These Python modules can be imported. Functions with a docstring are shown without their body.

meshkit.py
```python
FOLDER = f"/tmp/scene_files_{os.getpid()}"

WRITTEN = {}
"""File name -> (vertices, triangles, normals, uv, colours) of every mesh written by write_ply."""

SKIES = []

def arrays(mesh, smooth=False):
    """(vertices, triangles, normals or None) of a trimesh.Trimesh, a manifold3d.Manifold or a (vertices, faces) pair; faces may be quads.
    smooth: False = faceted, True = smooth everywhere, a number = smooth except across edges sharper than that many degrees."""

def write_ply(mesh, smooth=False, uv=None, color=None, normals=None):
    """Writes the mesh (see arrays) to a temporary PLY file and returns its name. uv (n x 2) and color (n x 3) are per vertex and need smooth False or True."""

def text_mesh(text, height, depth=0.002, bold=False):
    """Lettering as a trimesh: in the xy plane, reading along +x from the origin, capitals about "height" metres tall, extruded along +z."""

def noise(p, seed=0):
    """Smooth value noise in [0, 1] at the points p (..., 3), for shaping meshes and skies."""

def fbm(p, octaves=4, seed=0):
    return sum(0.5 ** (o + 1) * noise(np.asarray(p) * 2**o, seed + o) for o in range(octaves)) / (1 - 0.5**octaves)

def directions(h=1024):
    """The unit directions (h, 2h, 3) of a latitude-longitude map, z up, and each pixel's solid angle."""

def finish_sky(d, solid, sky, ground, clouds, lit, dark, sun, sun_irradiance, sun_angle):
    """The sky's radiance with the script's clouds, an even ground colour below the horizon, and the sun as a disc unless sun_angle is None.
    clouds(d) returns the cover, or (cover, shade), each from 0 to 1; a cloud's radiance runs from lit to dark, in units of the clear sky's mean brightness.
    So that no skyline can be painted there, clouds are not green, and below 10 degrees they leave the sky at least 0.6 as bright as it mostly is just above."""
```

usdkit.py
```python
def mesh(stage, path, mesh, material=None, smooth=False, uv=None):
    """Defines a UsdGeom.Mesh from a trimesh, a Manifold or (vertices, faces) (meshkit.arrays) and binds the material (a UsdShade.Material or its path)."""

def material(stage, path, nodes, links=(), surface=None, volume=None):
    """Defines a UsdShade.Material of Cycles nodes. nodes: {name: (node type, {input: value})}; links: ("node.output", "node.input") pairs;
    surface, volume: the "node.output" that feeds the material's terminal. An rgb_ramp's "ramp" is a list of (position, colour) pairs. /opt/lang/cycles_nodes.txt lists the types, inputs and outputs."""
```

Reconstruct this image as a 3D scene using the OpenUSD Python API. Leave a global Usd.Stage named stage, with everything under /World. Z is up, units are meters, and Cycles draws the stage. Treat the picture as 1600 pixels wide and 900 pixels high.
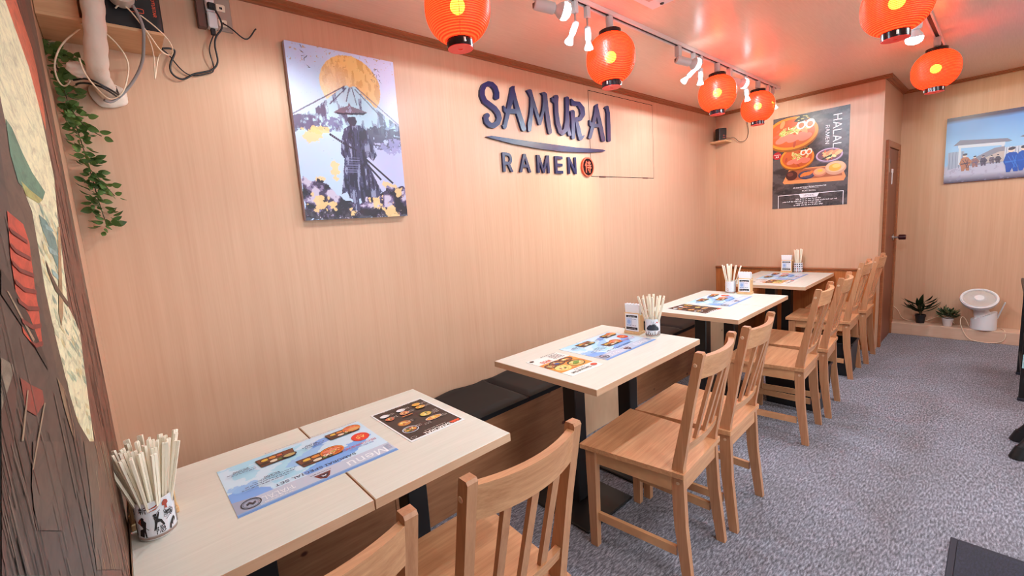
import math, random
import numpy as np, trimesh, usdkit, meshkit
from pxr import Usd, UsdGeom, UsdLux, UsdShade, Sdf, Gf, Vt
from shapely.geometry import Polygon, Point, box as sbox, LineString
from shapely.ops import unary_union
import shapely

stage = Usd.Stage.CreateInMemory()
UsdGeom.SetStageUpAxis(stage, 'Z'); UsdGeom.SetStageMetersPerUnit(stage, 1.0)
WORLD = UsdGeom.Xform.Define(stage, '/World'); stage.SetDefaultPrim(WORLD.GetPrim())
UsdGeom.Scope.Define(stage, '/World/Looks')
rng = np.random.default_rng(7)
PI = math.pi

# ------------------------------------------------------------------ camera, daylight, exposure
CAM_R = np.array([[0.7570884354834243, -0.6492703546678553, -0.07256105985126153],
                  [0.13999549185434101, 0.05274302335436419, 0.9887463960732814],
                  [0.6381366335807106, 0.7587266833563443, -0.13082605568219013]])
CAM_P = (0.17618366, -2.05006687, 1.36690521)
FPX, OX, OY = 681.44, 762.266, 443.814
EXPOSURE = -0.10
cam = UsdGeom.Camera.Define(stage, '/World/camera')
M = np.eye(4); M[0, :3] = CAM_R[0]; M[1, :3] = CAM_R[1]; M[2, :3] = -CAM_R[2]; M[3, :3] = CAM_P
cam.AddTransformOp().Set(Gf.Matrix4d(*M.ravel().tolist()))
cam.CreateHorizontalApertureAttr(36.0); cam.CreateVerticalApertureAttr(20.25)
cam.CreateFocalLengthAttr(FPX * 36.0 / 1600)
cam.CreateHorizontalApertureOffsetAttr((800 - OX) * 36.0 / 1600)
cam.CreateVerticalApertureOffsetAttr((OY - 450) * 36.0 / 1600)
cam.CreateClippingRangeAttr(Gf.Vec2f(0.01, 200)); cam.CreateFStopAttr(0.0); cam.CreateFocusDistanceAttr(3.0)
cam.CreateExposureAttr(EXPOSURE)
DAY = UsdLux.DomeLight.Define(stage, '/World/daylight')
DAY.CreateIntensityAttr(1.3); DAY.CreateColorAttr(Gf.Vec3f(0.80, 0.90, 1.0))
PANEL_POWER = 20.5      # ceiling panels added as soft fill, out of frame
SPOT_POWER = 1.0
LANTERN_POWER = 0.55

# ------------------------------------------------------------------ helpers
USED = {}
def free(parent, name):
    k = (parent, name); n = USED.get(k, 0); USED[k] = n + 1
    return f'{parent}/{name}' + (f'_{n:03d}' if n else '')
def tag(p, label=None, cat=None, group=None, kind=None):
    for k, v in (('label', label), ('category', cat), ('group', group), ('kind', kind)):
        if v: p.SetCustomDataByKey(k, v)
    return p
def thing(name, label, cat, loc=(0, 0, 0), rz=0, group=None, kind=None):
    x = UsdGeom.Xform.Define(stage, free('/World', name))
    x.AddTranslateOp().Set(Gf.Vec3d(*map(float, loc))); x.AddRotateXYZOp().Set(Gf.Vec3f(0, 0, float(math.degrees(rz))))
    return tag(x.GetPrim(), label, cat, group, kind)
def spin(p, rx, ry, rz):
    UsdGeom.Xformable(p).GetOrderedXformOps()[1].Set(Gf.Vec3f(rx, ry, rz))
def ppath(parent): return '/World' if parent is None else str(parent.GetPath())
def obj(name, mesh, mat, parent=None, smooth=False, colors=None, loc=None, rz=0, label=None):
    path = free(ppath(parent), name)
    m = usdkit.mesh(stage, path, mesh, mat, smooth=smooth)
    if colors is not None:
        UsdGeom.PrimvarsAPI(m).CreatePrimvar('Col', Sdf.ValueTypeNames.Color3fArray, 'vertex').Set(Vt.Vec3fArray.FromNumpy(np.asarray(colors, np.float32)))
    if loc is not None:
        m.AddTranslateOp().Set(Gf.Vec3d(*map(float, loc))); m.AddRotateXYZOp().Set(Gf.Vec3f(0, 0, float(math.degrees(rz))))
    p = m.GetPrim()
    if label: tag(p, label)
    return p
def struct(name, mesh, mat, smooth=False, parent=None):
    p = obj(name, mesh, mat, parent, smooth)
    if parent is None: tag(p, kind='structure')
    return p
def dup(root, loc, rz=0, label=None, group=None):
    cd = root.GetCustomData()
    base = root.GetName().rstrip('0123456789').rstrip('_') if root.GetName()[-3:].isdigit() else root.GetName()
    x = UsdGeom.Xform.Define(stage, free('/World', base))
    x.GetPrim().GetReferences().AddInternalReference(root.GetPath())
    x.GetPrim().SetInstanceable(True)
    ops = {o.GetOpName(): o for o in x.GetOrderedXformOps()}
    (ops.get('xformOp:translate') or x.AddTranslateOp()).Set(Gf.Vec3d(*map(float, loc)))
    (ops.get('xformOp:rotateXYZ') or x.AddRotateXYZOp()).Set(Gf.Vec3f(0, 0, float(math.degrees(rz))))
    return tag(x.GetPrim(), label or cd.get('label'), cd.get('category'), group or cd.get('group'))

def cat(*ms): return trimesh.util.concatenate([m for m in ms if m is not None])
def T(m, t=(0, 0, 0), rx=0, ry=0, rz=0):
    m = m.copy()
    if rx or ry or rz: m.apply_transform(trimesh.transformations.euler_matrix(rx, ry, rz))
    m.apply_translation(t); return m
def hull(pts): return trimesh.convex.convex_hull(np.asarray(pts, float))
def bx(lo, hi, c=0.0):
    lo, hi = np.minimum(lo, hi).astype(float), np.maximum(lo, hi).astype(float)
    if c <= 0:
        m = trimesh.creation.box(hi - lo); m.apply_translation((lo + hi) / 2); return m
    pts = []
    for ix in (0, 1):
        for iy in (0, 1):
            for iz in (0, 1):
                p = np.array([(lo, hi)[ix][0], (lo, hi)[iy][1], (lo, hi)[iz][2]]); s = np.array([1 - 2 * ix, 1 - 2 * iy, 1 - 2 * iz]) * c
                for k in range(3):
                    q = p + s; q[k] = p[k]; pts.append(q)
    return hull(pts)
def tube(pts, r, seg=8, cap=True):
    pts = np.asarray(pts, float); n = len(pts); r = np.broadcast_to(np.asarray(r, float), (n,))
    t = np.gradient(pts, axis=0); t /= np.linalg.norm(t, axis=1, keepdims=True)
    up = np.array([0, 0, 1.0]) if abs(t[0][2]) < .9 else np.array([1.0, 0, 0])
    u = np.cross(t[0], up); u /= np.linalg.norm(u); V = []
    for i in range(n):
        u = u - t[i] * np.dot(u, t[i]); u /= np.linalg.norm(u); w = np.cross(t[i], u)
        a = np.linspace(0, 2 * PI, seg, endpoint=False)
        V.append(pts[i] + r[i] * (np.cos(a)[:, None] * u + np.sin(a)[:, None] * w))
    V = np.vstack(V); F = []
    for i in range(n - 1):
        for k in range(seg):
            a, b = i * seg + k, i * seg + (k + 1) % seg
            F += [(a, b, b + seg), (a, b + seg, a + seg)]
    if cap:
        V = np.vstack([V, pts[0], pts[-1]])
        for k in range(seg):
            F += [(n * seg, (k + 1) % seg, k), (n * seg + 1, (n - 1) * seg + k, (n - 1) * seg + (k + 1) % seg)]
    return trimesh.Trimesh(V, F, process=False)
def spline(pts, n=40):
    from scipy.interpolate import CubicSpline
    pts = np.asarray(pts, float); s = np.r_[0, np.cumsum(np.linalg.norm(np.diff(pts, axis=0), axis=1))]
    return CubicSpline(s, pts)(np.linspace(0, s[-1], n))
def lathe(prof, seg=48):
    return trimesh.creation.revolve(np.asarray(prof, float), sections=seg)
def prism(poly, depth):
    if not hasattr(poly, 'exterior'): poly = Polygon(poly)
    return trimesh.creation.extrude_polygon(poly, depth, engine='earcut')
def frame_xz(m, y):       # a mesh drawn in the xy plane, stood up so that it faces -y at the given y (extrusion grows towards -y)
    v = np.array(m.vertices); m2 = trimesh.Trimesh(np.c_[v[:, 0], y - v[:, 2], v[:, 1]], np.array(m.faces)[:, ::1], process=False); return m2
def lin(r, g, b):         # 8 bit sRGB to linear
    c = np.array([r, g, b]) / 255.0
    return tuple(float(x) for x in np.where(c < 0.04045, c / 12.92, ((c + 0.055) / 1.055) ** 2.4))

# ------------------------------------------------------------------ materials
def mat(name, nodes, links, surface='p.BSDF', volume=None):
    return usdkit.material(stage, '/World/Looks/' + name, nodes, links, surface=surface, volume=volume)
def plain(name, color, rough=0.5, metal=0.0, spec=0.5, coat=0.0, emit=None, strength=0.0, bump=None):
    p = dict(base_color=color, roughness=rough, metallic=metal, specular_ior_level=spec)
    if coat: p.update(coat_weight=coat, coat_roughness=0.12)
    if emit: p.update(emission_color=emit, emission_strength=strength)
    n, l = {'p': ('principled_bsdf', p)}, []
    if bump:
        n.update(tc=('texture_coordinate', {}), nz=('noise_texture', {'scale': bump[0], 'detail': 3}), bp=('bump', {'strength': bump[1], 'distance': bump[2]}))
        l += [('tc.object', 'nz.vector'), ('nz.fac', 'bp.height'), ('bp.normal', 'p.normal')]
    return mat(name, n, l)
def wood(name, c0, c1, stretch, scale=1.0, rough=0.45, world=False, vary=0.0, bumps=0.08, spec=0.4, coat=0.0, knots=None, fine=0.5):
    n = {'tc': ('geometry' if world else 'texture_coordinate', {}),
         'mp': ('mapping', {'scale': tuple(s * scale for s in stretch)}),
         'n1': ('noise_texture', {'scale': 1.0, 'detail': 5, 'roughness': 0.6, 'distortion': 0.6}),
         'mp2': ('mapping', {'scale': tuple(s * scale * (4.0 if s == max(stretch) else 2.2) for s in stretch)}),
         'n2': ('noise_texture', {'scale': 1.0, 'detail': 3, 'roughness': 0.7}),
         'mx': ('mix_float', {'fac': fine}),
         'rp': ('rgb_ramp', {'ramp': [(0.30, c0), (0.70, c1)]}),
         'p': ('principled_bsdf', dict(roughness=rough, specular_ior_level=spec, coat_weight=coat, coat_roughness=0.2)),
         'bp': ('bump', {'strength': bumps, 'distance': 0.002})}
    src = 'tc.position' if world else 'tc.object'
    l = [('mp.vector', 'n1.vector'), ('mp2.vector', 'n2.vector'), ('n1.fac', 'mx.a'), ('n2.fac', 'mx.b'), ('mx.result', 'rp.fac'), ('mx.result', 'bp.height'), ('bp.normal', 'p.normal')]
    if vary:
        n['oi'] = ('object_info', {}); n['va'] = ('vector_math', {'math_type': 'multiply_add', 'vector2': (13.1, 7.7, 5.3)})
        l += [('oi.random', 'va.vector1'), (src, 'va.vector3'), ('va.vector', 'mp.vector'), ('va.vector', 'mp2.vector')]
        n['mr'] = ('map_range', {'to_min': 1 - vary, 'to_max': 1 + vary}); n['hs'] = ('hsv', {})
        l += [('oi.random', 'mr.value'), ('mr.result', 'hs.value'), ('rp.color', 'hs.color')]
        col = 'hs.color'
    else:
        l += [(src, 'mp.vector'), (src, 'mp2.vector')]; col = 'rp.color'
    if knots:
        n['kv'] = ('voronoi_texture', {'scale': knots[0], 'randomness': 1.0}); n['km'] = ('mapping', {'scale': knots[1]})
        n['kr'] = ('rgb_ramp', {'ramp': [(0.0, (0.12, 0.04, 0.015)), (0.07, (0.25, 0.10, 0.04)), (0.12, (1, 1, 1)), (1, (1, 1, 1))]})
        n['kx'] = ('mix_color', {'blend_type': 'multiply', 'fac': 1.0})
        l += [(src, 'km.vector'), ('km.vector', 'kv.vector'), ('kv.distance', 'kr.fac'), (col, 'kx.a'), ('kr.color', 'kx.b')]; col = 'kx.result'
    l.append((col, 'p.base_color'))
    return mat(name, n, l)

W = {}
W['wall'] = wood('maple_wallpaper', lin(201, 158, 129), lin(213, 173, 144), (24, 24, 0.9), rough=0.42, world=True, bumps=0.04, fine=0.5)
W['ceiling'] = mat('ceiling_paper', {'tc': ('geometry', {}), 'mp': ('mapping', {'scale': (4, 90, 4), 'rotation': (0, 0, 0.5)}), 'n1': ('noise_texture', {'scale': 3.0, 'detail': 3}),
    'rp': ('rgb_ramp', {'ramp': [(0.3, lin(236, 200, 176)), (0.7, lin(244, 210, 188))]}), 'bp': ('bump', {'strength': 0.12, 'distance': 0.001}),
    'p': ('principled_bsdf', {'roughness': 0.30, 'specular_ior_level': 0.6})},
    [('tc.position', 'mp.vector'), ('mp.vector', 'n1.vector'), ('n1.fac', 'rp.fac'), ('rp.color', 'p.base_color'), ('n1.fac', 'bp.height'), ('bp.normal', 'p.normal')])
W['trim'] = wood('brown_trim', lin(142, 84, 52), lin(176, 110, 72), (3, 3, 40), rough=0.4, world=True)
W['wainscot'] = wood('wainscot_oak', lin(166, 92, 46), lin(206, 128, 72), (30, 30, 3), rough=0.4, world=True)
W['door'] = wood('door_brown', lin(112, 62, 42), lin(138, 80, 56), (40, 40, 2), rough=0.45, world=True)
W['plinth'] = wood('plinth_beech', lin(206, 168, 144), lin(220, 186, 162), (4, 4, 40), rough=0.5, world=True)
W['table'] = wood('table_laminate', lin(214, 212, 200), lin(226, 224, 213), (3, 40, 8), rough=0.34, world=True, bumps=0.02)
W['edge'] = wood('table_edge_band', lin(206, 166, 134), lin(220, 182, 150), (3, 3, 60), rough=0.4, world=True)
W['pine'] = wood('chair_pine', lin(188, 130, 88), lin(222, 168, 122), (34, 2.6, 4), rough=0.38, vary=0.06, coat=0.25)
W['pine_v'] = wood('chair_pine_upright', lin(172, 114, 78), lin(204, 148, 108), (30, 30, 2.0), rough=0.38, vary=0.06, coat=0.25)
W['pine_x'] = wood('chair_pine_rail', lin(178, 118, 78), lin(220, 164, 120), (2.0, 26, 26), rough=0.38, vary=0.06, coat=0.25)
W['ply'] = wood('bench_plywood', lin(132, 80, 50), lin(178, 122, 84), (1.6, 8, 12), rough=0.5, world=True, knots=(1.0, (6.5, 6.5, 9.0)))
W['ply_pale'] = wood('pale_plywood', lin(198, 156, 122), lin(222, 184, 150), (3, 12, 1.5), rough=0.55, world=True, knots=(1.0, (6.0, 6.0, 8.0)))
W['chop'] = wood('chopstick_wood', lin(246, 234, 208), lin(255, 248, 232), (60, 60, 4), rough=0.6, vary=0.05)
W['birch'] = wood('birch_block', lin(216, 172, 122), lin(238, 200, 152), (20, 20, 3), rough=0.5, vary=0.03)
W['shelfwood'] = wood('shelf_wood', lin(206, 156, 114), lin(228, 182, 140), (3, 24, 24), rough=0.5, world=True)
def carpet(name, c0, c1, c2, sc):
    return mat(name, {'tc': ('geometry', {}), 'n1': ('noise_texture', {'scale': 300.0 * sc, 'detail': 3, 'roughness': 0.7}), 'n2': ('noise_texture', {'scale': 3.0, 'detail': 4}),
        'mp': ('mapping', {'scale': (40 * sc, 150 * sc, 1), 'rotation': (0, 0, 0.6)}), 'n3': ('noise_texture', {'scale': 1.0, 'detail': 2}),
        'mx': ('mix_float', {'fac': 0.5}), 'rp': ('rgb_ramp', {'ramp': [(0.37, c0), (0.5, c1), (0.62, c2)]}),
        'rp2': ('rgb_ramp', {'ramp': [(0.3, (0.88, 0.86, 0.84)), (0.7, (1.08, 1.08, 1.1))]}), 'mm': ('mix_color', {'blend_type': 'multiply', 'fac': 1.0}),
        'bp': ('bump', {'strength': 0.5, 'distance': 0.003}), 'p': ('principled_bsdf', {'roughness': 0.85, 'specular_ior_level': 0.3, 'sheen_weight': 0.2})},
        [('tc.position', 'n1.vector'), ('tc.position', 'n2.vector'), ('tc.position', 'mp.vector'), ('mp.vector', 'n3.vector'), ('n1.fac', 'mx.a'), ('n3.fac', 'mx.b'), ('mx.result', 'rp.fac'), ('n2.fac', 'rp2.fac'),
         ('rp.color', 'mm.a'), ('rp2.color', 'mm.b'), ('mm.result', 'p.base_color'), ('n1.fac', 'bp.height'), ('bp.normal', 'p.normal')])
W['carpet'] = carpet('grey_carpet', lin(62, 61, 68), lin(120, 119, 130), lin(176, 177, 190), 1.0)
W['rug'] = carpet('charcoal_mat', lin(14, 14, 26), lin(27, 27, 46), lin(44, 44, 70), 1.4)
W['rugedge'] = plain('mat_rubber', lin(40, 38, 50), 0.7)
W['vinyl'] = plain('black_vinyl', lin(24, 21, 24), 0.5, spec=0.3, bump=(60, 0.1, 0.002))
W['black'] = plain('black_metal', lin(26, 23, 24), 0.42, bump=(90, 0.05, 0.001))
W['blackp'] = plain('black_plastic', lin(30, 29, 32), 0.38)
W['lacquer'] = plain('black_lacquer', lin(28, 14, 18), 0.18)
W['navy'] = plain('navy_sign_paint', lin(28, 32, 76), 0.34, spec=0.45)
W['white'] = plain('white_plastic', lin(232, 230, 232), 0.35)
W['lampwhite'] = plain('lamp_white', lin(196, 192, 192), 0.3)
W['rail'] = plain('track_white', lin(224, 206, 202), 0.35)
W['slot'] = plain('track_slot', lin(58, 36, 32), 0.6)
W['steel'] = plain('steel', lin(190, 184, 180), 0.3, metal=0.9)
W['bronze'] = plain('dark_hinge', lin(110, 78, 70), 0.4, metal=0.3)
W['paperwhite'] = plain('paper_white', lin(240, 240, 244), 0.75)
W['tape'] = plain('pipe_wrap', lin(226, 208, 192), 0.55, bump=(25, 0.25, 0.01))
W['grill'] = plain('grille_grey', lin(206, 190, 176), 0.5)
W['greycable'] = plain('cable_grey', lin(150, 142, 140), 0.5)
W['creamcable'] = plain('cable_cream', lin(240, 214, 186), 0.5)
W['plate'] = plain('outlet_plate', lin(168, 148, 136), 0.35, metal=0.5)
W['cream'] = plain('outlet_cream', lin(236, 222, 200), 0.4)
W['pot'] = plain('pot_white', lin(222, 208, 204), 0.4)
W['soil'] = plain('soil', lin(50, 36, 28), 0.9)
W['reddisc'] = plain('lantern_red', lin(226, 44, 40), 0.35, emit=lin(255, 50, 45), strength=0.25)
W['redcap'] = plain('red_knob', lin(70, 20, 24), 0.35)
W['gap'] = plain('dark_gap', lin(70, 46, 36), 0.8)
W['orange'] = plain('orange_print', lin(236, 92, 60), 0.5)
W['cyan'] = plain('pale_blue', lin(170, 216, 220), 0.5)
W['canvas_side'] = plain('canvas_edge', lin(196, 190, 214), 0.6)
W['bulb'] = mat('lit_bulb', {'p': ('emission', {'color': lin(228, 244, 255), 'strength': 14.0})}, [], surface='p.emission')
W['lbulb'] = mat('lantern_bulb', {'p': ('emission', {'color': (1.0, 0.62, 0.18), 'strength': 30.0})}, [], surface='p.emission')
W['ledpanel'] = mat('led_diffuser', {'p': ('emission', {'color': (1.0, 0.93, 0.86), 'strength': 3.0})}, [], surface='p.emission')  # glow of the ceiling panels added as fill
def leafmat(name, c0, c1):
    return mat(name, {'oi': ('object_info', {}), 'tc': ('geometry', {}), 'nz': ('noise_texture', {'scale': 9.0, 'detail': 2}), 'rp': ('rgb_ramp', {'ramp': [(0.3, c0), (0.7, c1)]}),
        'd': ('principled_bsdf', {'roughness': 0.45}), 't': ('translucent_bsdf', {}), 'm': ('mix_closure', {'fac': 0.25})},
        [('tc.position', 'nz.vector'), ('nz.fac', 'rp.fac'), ('rp.color', 'd.base_color'), ('rp.color', 't.color'), ('d.BSDF', 'm.closure1'), ('t.BSDF', 'm.closure2')], surface='m.closure')
W['leaf'] = leafmat('garland_leaf', lin(44, 74, 38), lin(118, 150, 80))
W['leafd'] = leafmat('dark_leaf', lin(26, 38, 24), lin(60, 80, 46))
W['leafp'] = leafmat('pale_leaf', lin(60, 78, 50), lin(150, 160, 116))
W['stem'] = plain('stem_brown', lin(84, 70, 44), 0.7)
W['lantern'] = mat('lantern_paper', {'tc': ('texture_coordinate', {}), 'sx': ('separate_xyz', {}), 'ph': ('math', {'math_type': 'multiply', 'value2': 2 * PI * 34 / 0.222}), 'sn': ('math', {'math_type': 'cosine'}),
    'mr': ('map_range', {'from_min': 0.45, 'from_max': 1.0, 'to_min': 1.0, 'to_max': 0.60}), 'of': ('math', {'math_type': 'add', 'value2': 0.086}),
    'cd': ('mix_color', {'blend_type': 'multiply', 'fac': 1.0, 'a': lin(196, 30, 24)}), 'ct': ('mix_color', {'blend_type': 'multiply', 'fac': 1.0, 'a': (1.0, 0.065, 0.03)}), 'ce': ('mix_color', {'blend_type': 'multiply', 'fac': 1.0, 'a': (1.0, 0.045, 0.03)}), 'cx': ('mix_color', {'blend_type': 'multiply', 'fac': 1.0, 'a': (1.0, 0.50, 0.14)}),
    'd': ('diffuse_bsdf', {}), 't': ('translucent_bsdf', {}), 'g': ('glossy_bsdf', {'roughness': 0.35, 'color': (1, .8, .8)}),
    'x': ('transparent_bsdf', {}), 'e': ('emission', {'strength': 0.10}),
    'm1': ('mix_closure', {'fac': 0.6}), 'm2': ('mix_closure', {'fac': 0.03}), 'm3': ('mix_closure', {'fac': 0.13}), 'a': ('add_closure', {})},
    [('tc.object', 'sx.vector'), ('sx.z', 'of.value1'), ('of.value', 'ph.value1'), ('ph.value', 'sn.value1'), ('sn.value', 'mr.value'), ('mr.result', 'cd.b'), ('mr.result', 'ct.b'), ('mr.result', 'ce.b'), ('mr.result', 'cx.b'),
     ('cd.result', 'd.color'), ('ct.result', 't.color'), ('ce.result', 'e.color'), ('cx.result', 'x.color'),
     ('d.BSDF', 'm1.closure1'), ('t.BSDF', 'm1.closure2'), ('m1.closure', 'm2.closure1'), ('g.BSDF', 'm2.closure2'), ('m2.closure', 'm3.closure1'), ('x.BSDF', 'm3.closure2'), ('m3.closure', 'a.closure1'), ('e.emission', 'a.closure2')], surface='a.closure')
W['glass'] = mat('window_glass', {'f': ('fresnel', {'IOR': 1.45}), 't': ('transparent_bsdf', {'color': (.95, .98, .97)}), 'g': ('glossy_bsdf', {'roughness': 0.0, 'color': (1, 1, 1)}), 'm': ('mix_closure', {})},
    [('f.fac', 'm.fac'), ('t.BSDF', 'm.closure1'), ('g.BSDF', 'm.closure2')], surface='m.closure')
def printmat(name, rough, spec=0.5, coat=0.0):
    return mat(name, {'a': ('attribute', {'attribute': 'Col'}), 'p': ('principled_bsdf', {'roughness': rough, 'specular_ior_level': spec, 'coat_weight': coat, 'coat_roughness': 0.1})}, [('a.color', 'p.base_color')])
W['print'] = printmat('print_satin', 0.35)
W['printg'] = printmat('print_gloss', 0.22)
W['printm'] = printmat('print_matt', 0.6)
W['prints'] = printmat('print_poster', 0.36, 0.45)
W['mural'] = mat('mural_print', {'a': ('attribute', {'attribute': 'Col'}), 'tc': ('geometry', {}), 'mp': ('mapping', {'scale': (1, 5, 16)}), 'nz': ('noise_texture', {'scale': 3.0, 'detail': 6, 'roughness': 0.7, 'distortion': 1.2}),
    'rp': ('rgb_ramp', {'ramp': [(0.32, (0.62, 0.60, 0.60)), (0.52, (0.97, 0.97, 0.97)), (0.7, (1.2, 1.16, 1.1))]}), 'mm': ('mix_color', {'blend_type': 'multiply', 'fac': 1.0}), 'p': ('principled_bsdf', {'roughness': 0.5, 'specular_ior_level': 0.4})},
    [('tc.position', 'mp.vector'), ('mp.vector', 'nz.vector'), ('nz.fac', 'rp.fac'), ('a.color', 'mm.a'), ('rp.color', 'mm.b'), ('mm.result', 'p.base_color')])

# ------------------------------------------------------------------ flat print: coloured sheets built as thin layers of polygons over a finely divided sheet
_TXT = {}
def text2d(txt, h, bold=False):
    k = (txt, bold)
    if k not in _TXT:
        m = meshkit.text_mesh(txt, 1.0, 0.01, bold); f = np.array(m.faces); v = np.array(m.vertices)
        up = m.face_normals[:, 2] > 0.9
        _TXT[k] = (v[f[up]][:, :, :2], v[:, 0].min(), v[:, 0].max())
    t, a, b = _TXT[k]
    return (t - [a, 0]) * h, (b - a) * h
class Print:
    def __init__(s, w, h, color, nx=0, ny=0):
        s.w, s.h, s.L, s.lv = w, h, [], 0
        s.nx, s.ny = max(nx, 1), max(ny, 1)
        X, Y = np.meshgrid(np.linspace(0, w, s.nx + 1), np.linspace(0, h, s.ny + 1))
        s.P = np.c_[X.ravel(), Y.ravel()]; s.C = np.tile(np.array(color, float), (len(s.P), 1))
    def nz(s, sc, seed=0, oct=4, st=(1, 1)): return meshkit.fbm(np.c_[s.P * sc * np.array(st), np.full(len(s.P), seed * 7.3)], oct, seed)
    def warp(s, amp, sc, seed=0):
        return s.P + amp * (np.c_[s.nz(sc, seed), s.nz(sc, seed + 5)] - .5) * 2
    def blend(s, mask, color, a=1.0):
        k = (np.asarray(mask, float) * a)[:, None]; s.C = s.C * (1 - k) + np.asarray(color) * k
    def inside(s, pts, amp=0, sc=40, seed=0):
        P = s.warp(amp, sc, seed) if amp else s.P
        g = pts if hasattr(pts, 'geom_type') else Polygon(pts).buffer(0)
        return shapely.contains_xy(g, P[:, 0], P[:, 1])
    def poly(s, pts, color, up=True):
        g = pts if hasattr(pts, 'geom_type') else Polygon(pts).buffer(0)
        s.lv += 1 if up else .12
        for q in getattr(g, 'geoms', [g]):
            if q.is_empty or q.geom_type != 'Polygon': continue
            v, f = trimesh.creation.triangulate_polygon(q, engine='earcut')
            s.L.append((np.asarray(v)[np.asarray(f)], color, s.lv))
    def rect(s, x0, y0, x1, y1, color, up=True): s.poly(sbox(min(x0, x1), min(y0, y1), max(x0, x1), max(y0, y1)), color, up)
    def ell(s, cx, cy, rx, ry, color, rot=0, up=True, ring=None):
        e = shapely.affinity.scale(Point(0, 0).buffer(1, 10), rx, ry)
        if ring: e = e.difference(shapely.affinity.scale(Point(0, 0).buffer(1, 10), rx - ring, ry - ring))
        s.poly(shapely.affinity.translate(shapely.affinity.rotate(e, rot, origin=(0, 0)), cx, cy), color, up)
    def line(s, pts, w, color, up=True): s.poly(LineString(pts).buffer(w / 2, cap_style=2), color, up)
    def text(s, txt, x, y, h, color, bold=False, ang=0, wid=None, anchor='l'):
        t, tw = text2d(txt, h, bold); t = t.copy(); s.lv += 1
        if wid: t[:, :, 0] *= wid / tw; tw = wid
        if anchor == 'c': t[:, :, 0] -= tw / 2
        if anchor == 'r': t[:, :, 0] -= tw
        c, q = math.cos(ang), math.sin(ang)
        s.L.append((t @ np.array([[c, q], [-q, c]]) + [x, y], color, s.lv))
    def words(s, x, y, w, h, color, seed=0):     # small print too fine to read: rows of word-long dashes
        r = np.random.default_rng(seed); s.lv += 1; a = x
        while a < x + w - h:
            b = min(a + h * r.uniform(1.2, 3.2), x + w); n = max(1, int((b - a) / (h * .55)))
            for k in range(n):
                p = a + (b - a) * k / n; s.rect(p, y + h * r.choice([0, 0, -.2]), p + (b - a) / n * .72, y + h * r.choice([.65, .65, 1.0]), color, up=False)
            a = b + h * .5
    def build(s, name, origin, U, V, material, parent=None, step=0.00012, thick=0.0, wrap=None):
        """origin, U, V: the sheet's lower left corner and its unit axes. wrap(P3) bends the sheet."""
        U, V = np.asarray(U, float), np.asarray(V, float); N = np.cross(U, V)
        i = np.arange(s.nx * s.ny); r, c = i // s.nx, i % s.nx; a = r * (s.nx + 1) + c
        F = np.vstack([np.c_[a, a + 1, a + s.nx + 2], np.c_[a, a + s.nx + 2, a + s.nx + 1]])
        Q = [np.c_[s.P, np.zeros(len(s.P))]]; CC = [s.C]; FF = [F]; n = len(s.P)
        for t, col, lv in s.L:
            p = t.reshape(-1, 2); A = (t[:, 1, 0] - t[:, 0, 0]) * (t[:, 2, 1] - t[:, 0, 1]) - (t[:, 2, 0] - t[:, 0, 0]) * (t[:, 1, 1] - t[:, 0, 1])
            f = np.arange(len(p)).reshape(-1, 3); f[A < 0] = f[A < 0][:, ::-1]
            p = np.c_[np.clip(p[:, 0], 0, s.w), np.clip(p[:, 1], 0, s.h)]
            Q.append(np.c_[p, np.full(len(p), lv * step)]); CC.append(np.tile(np.array(col, float), (len(p), 1))); FF.append(f + n); n += len(p)
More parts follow.
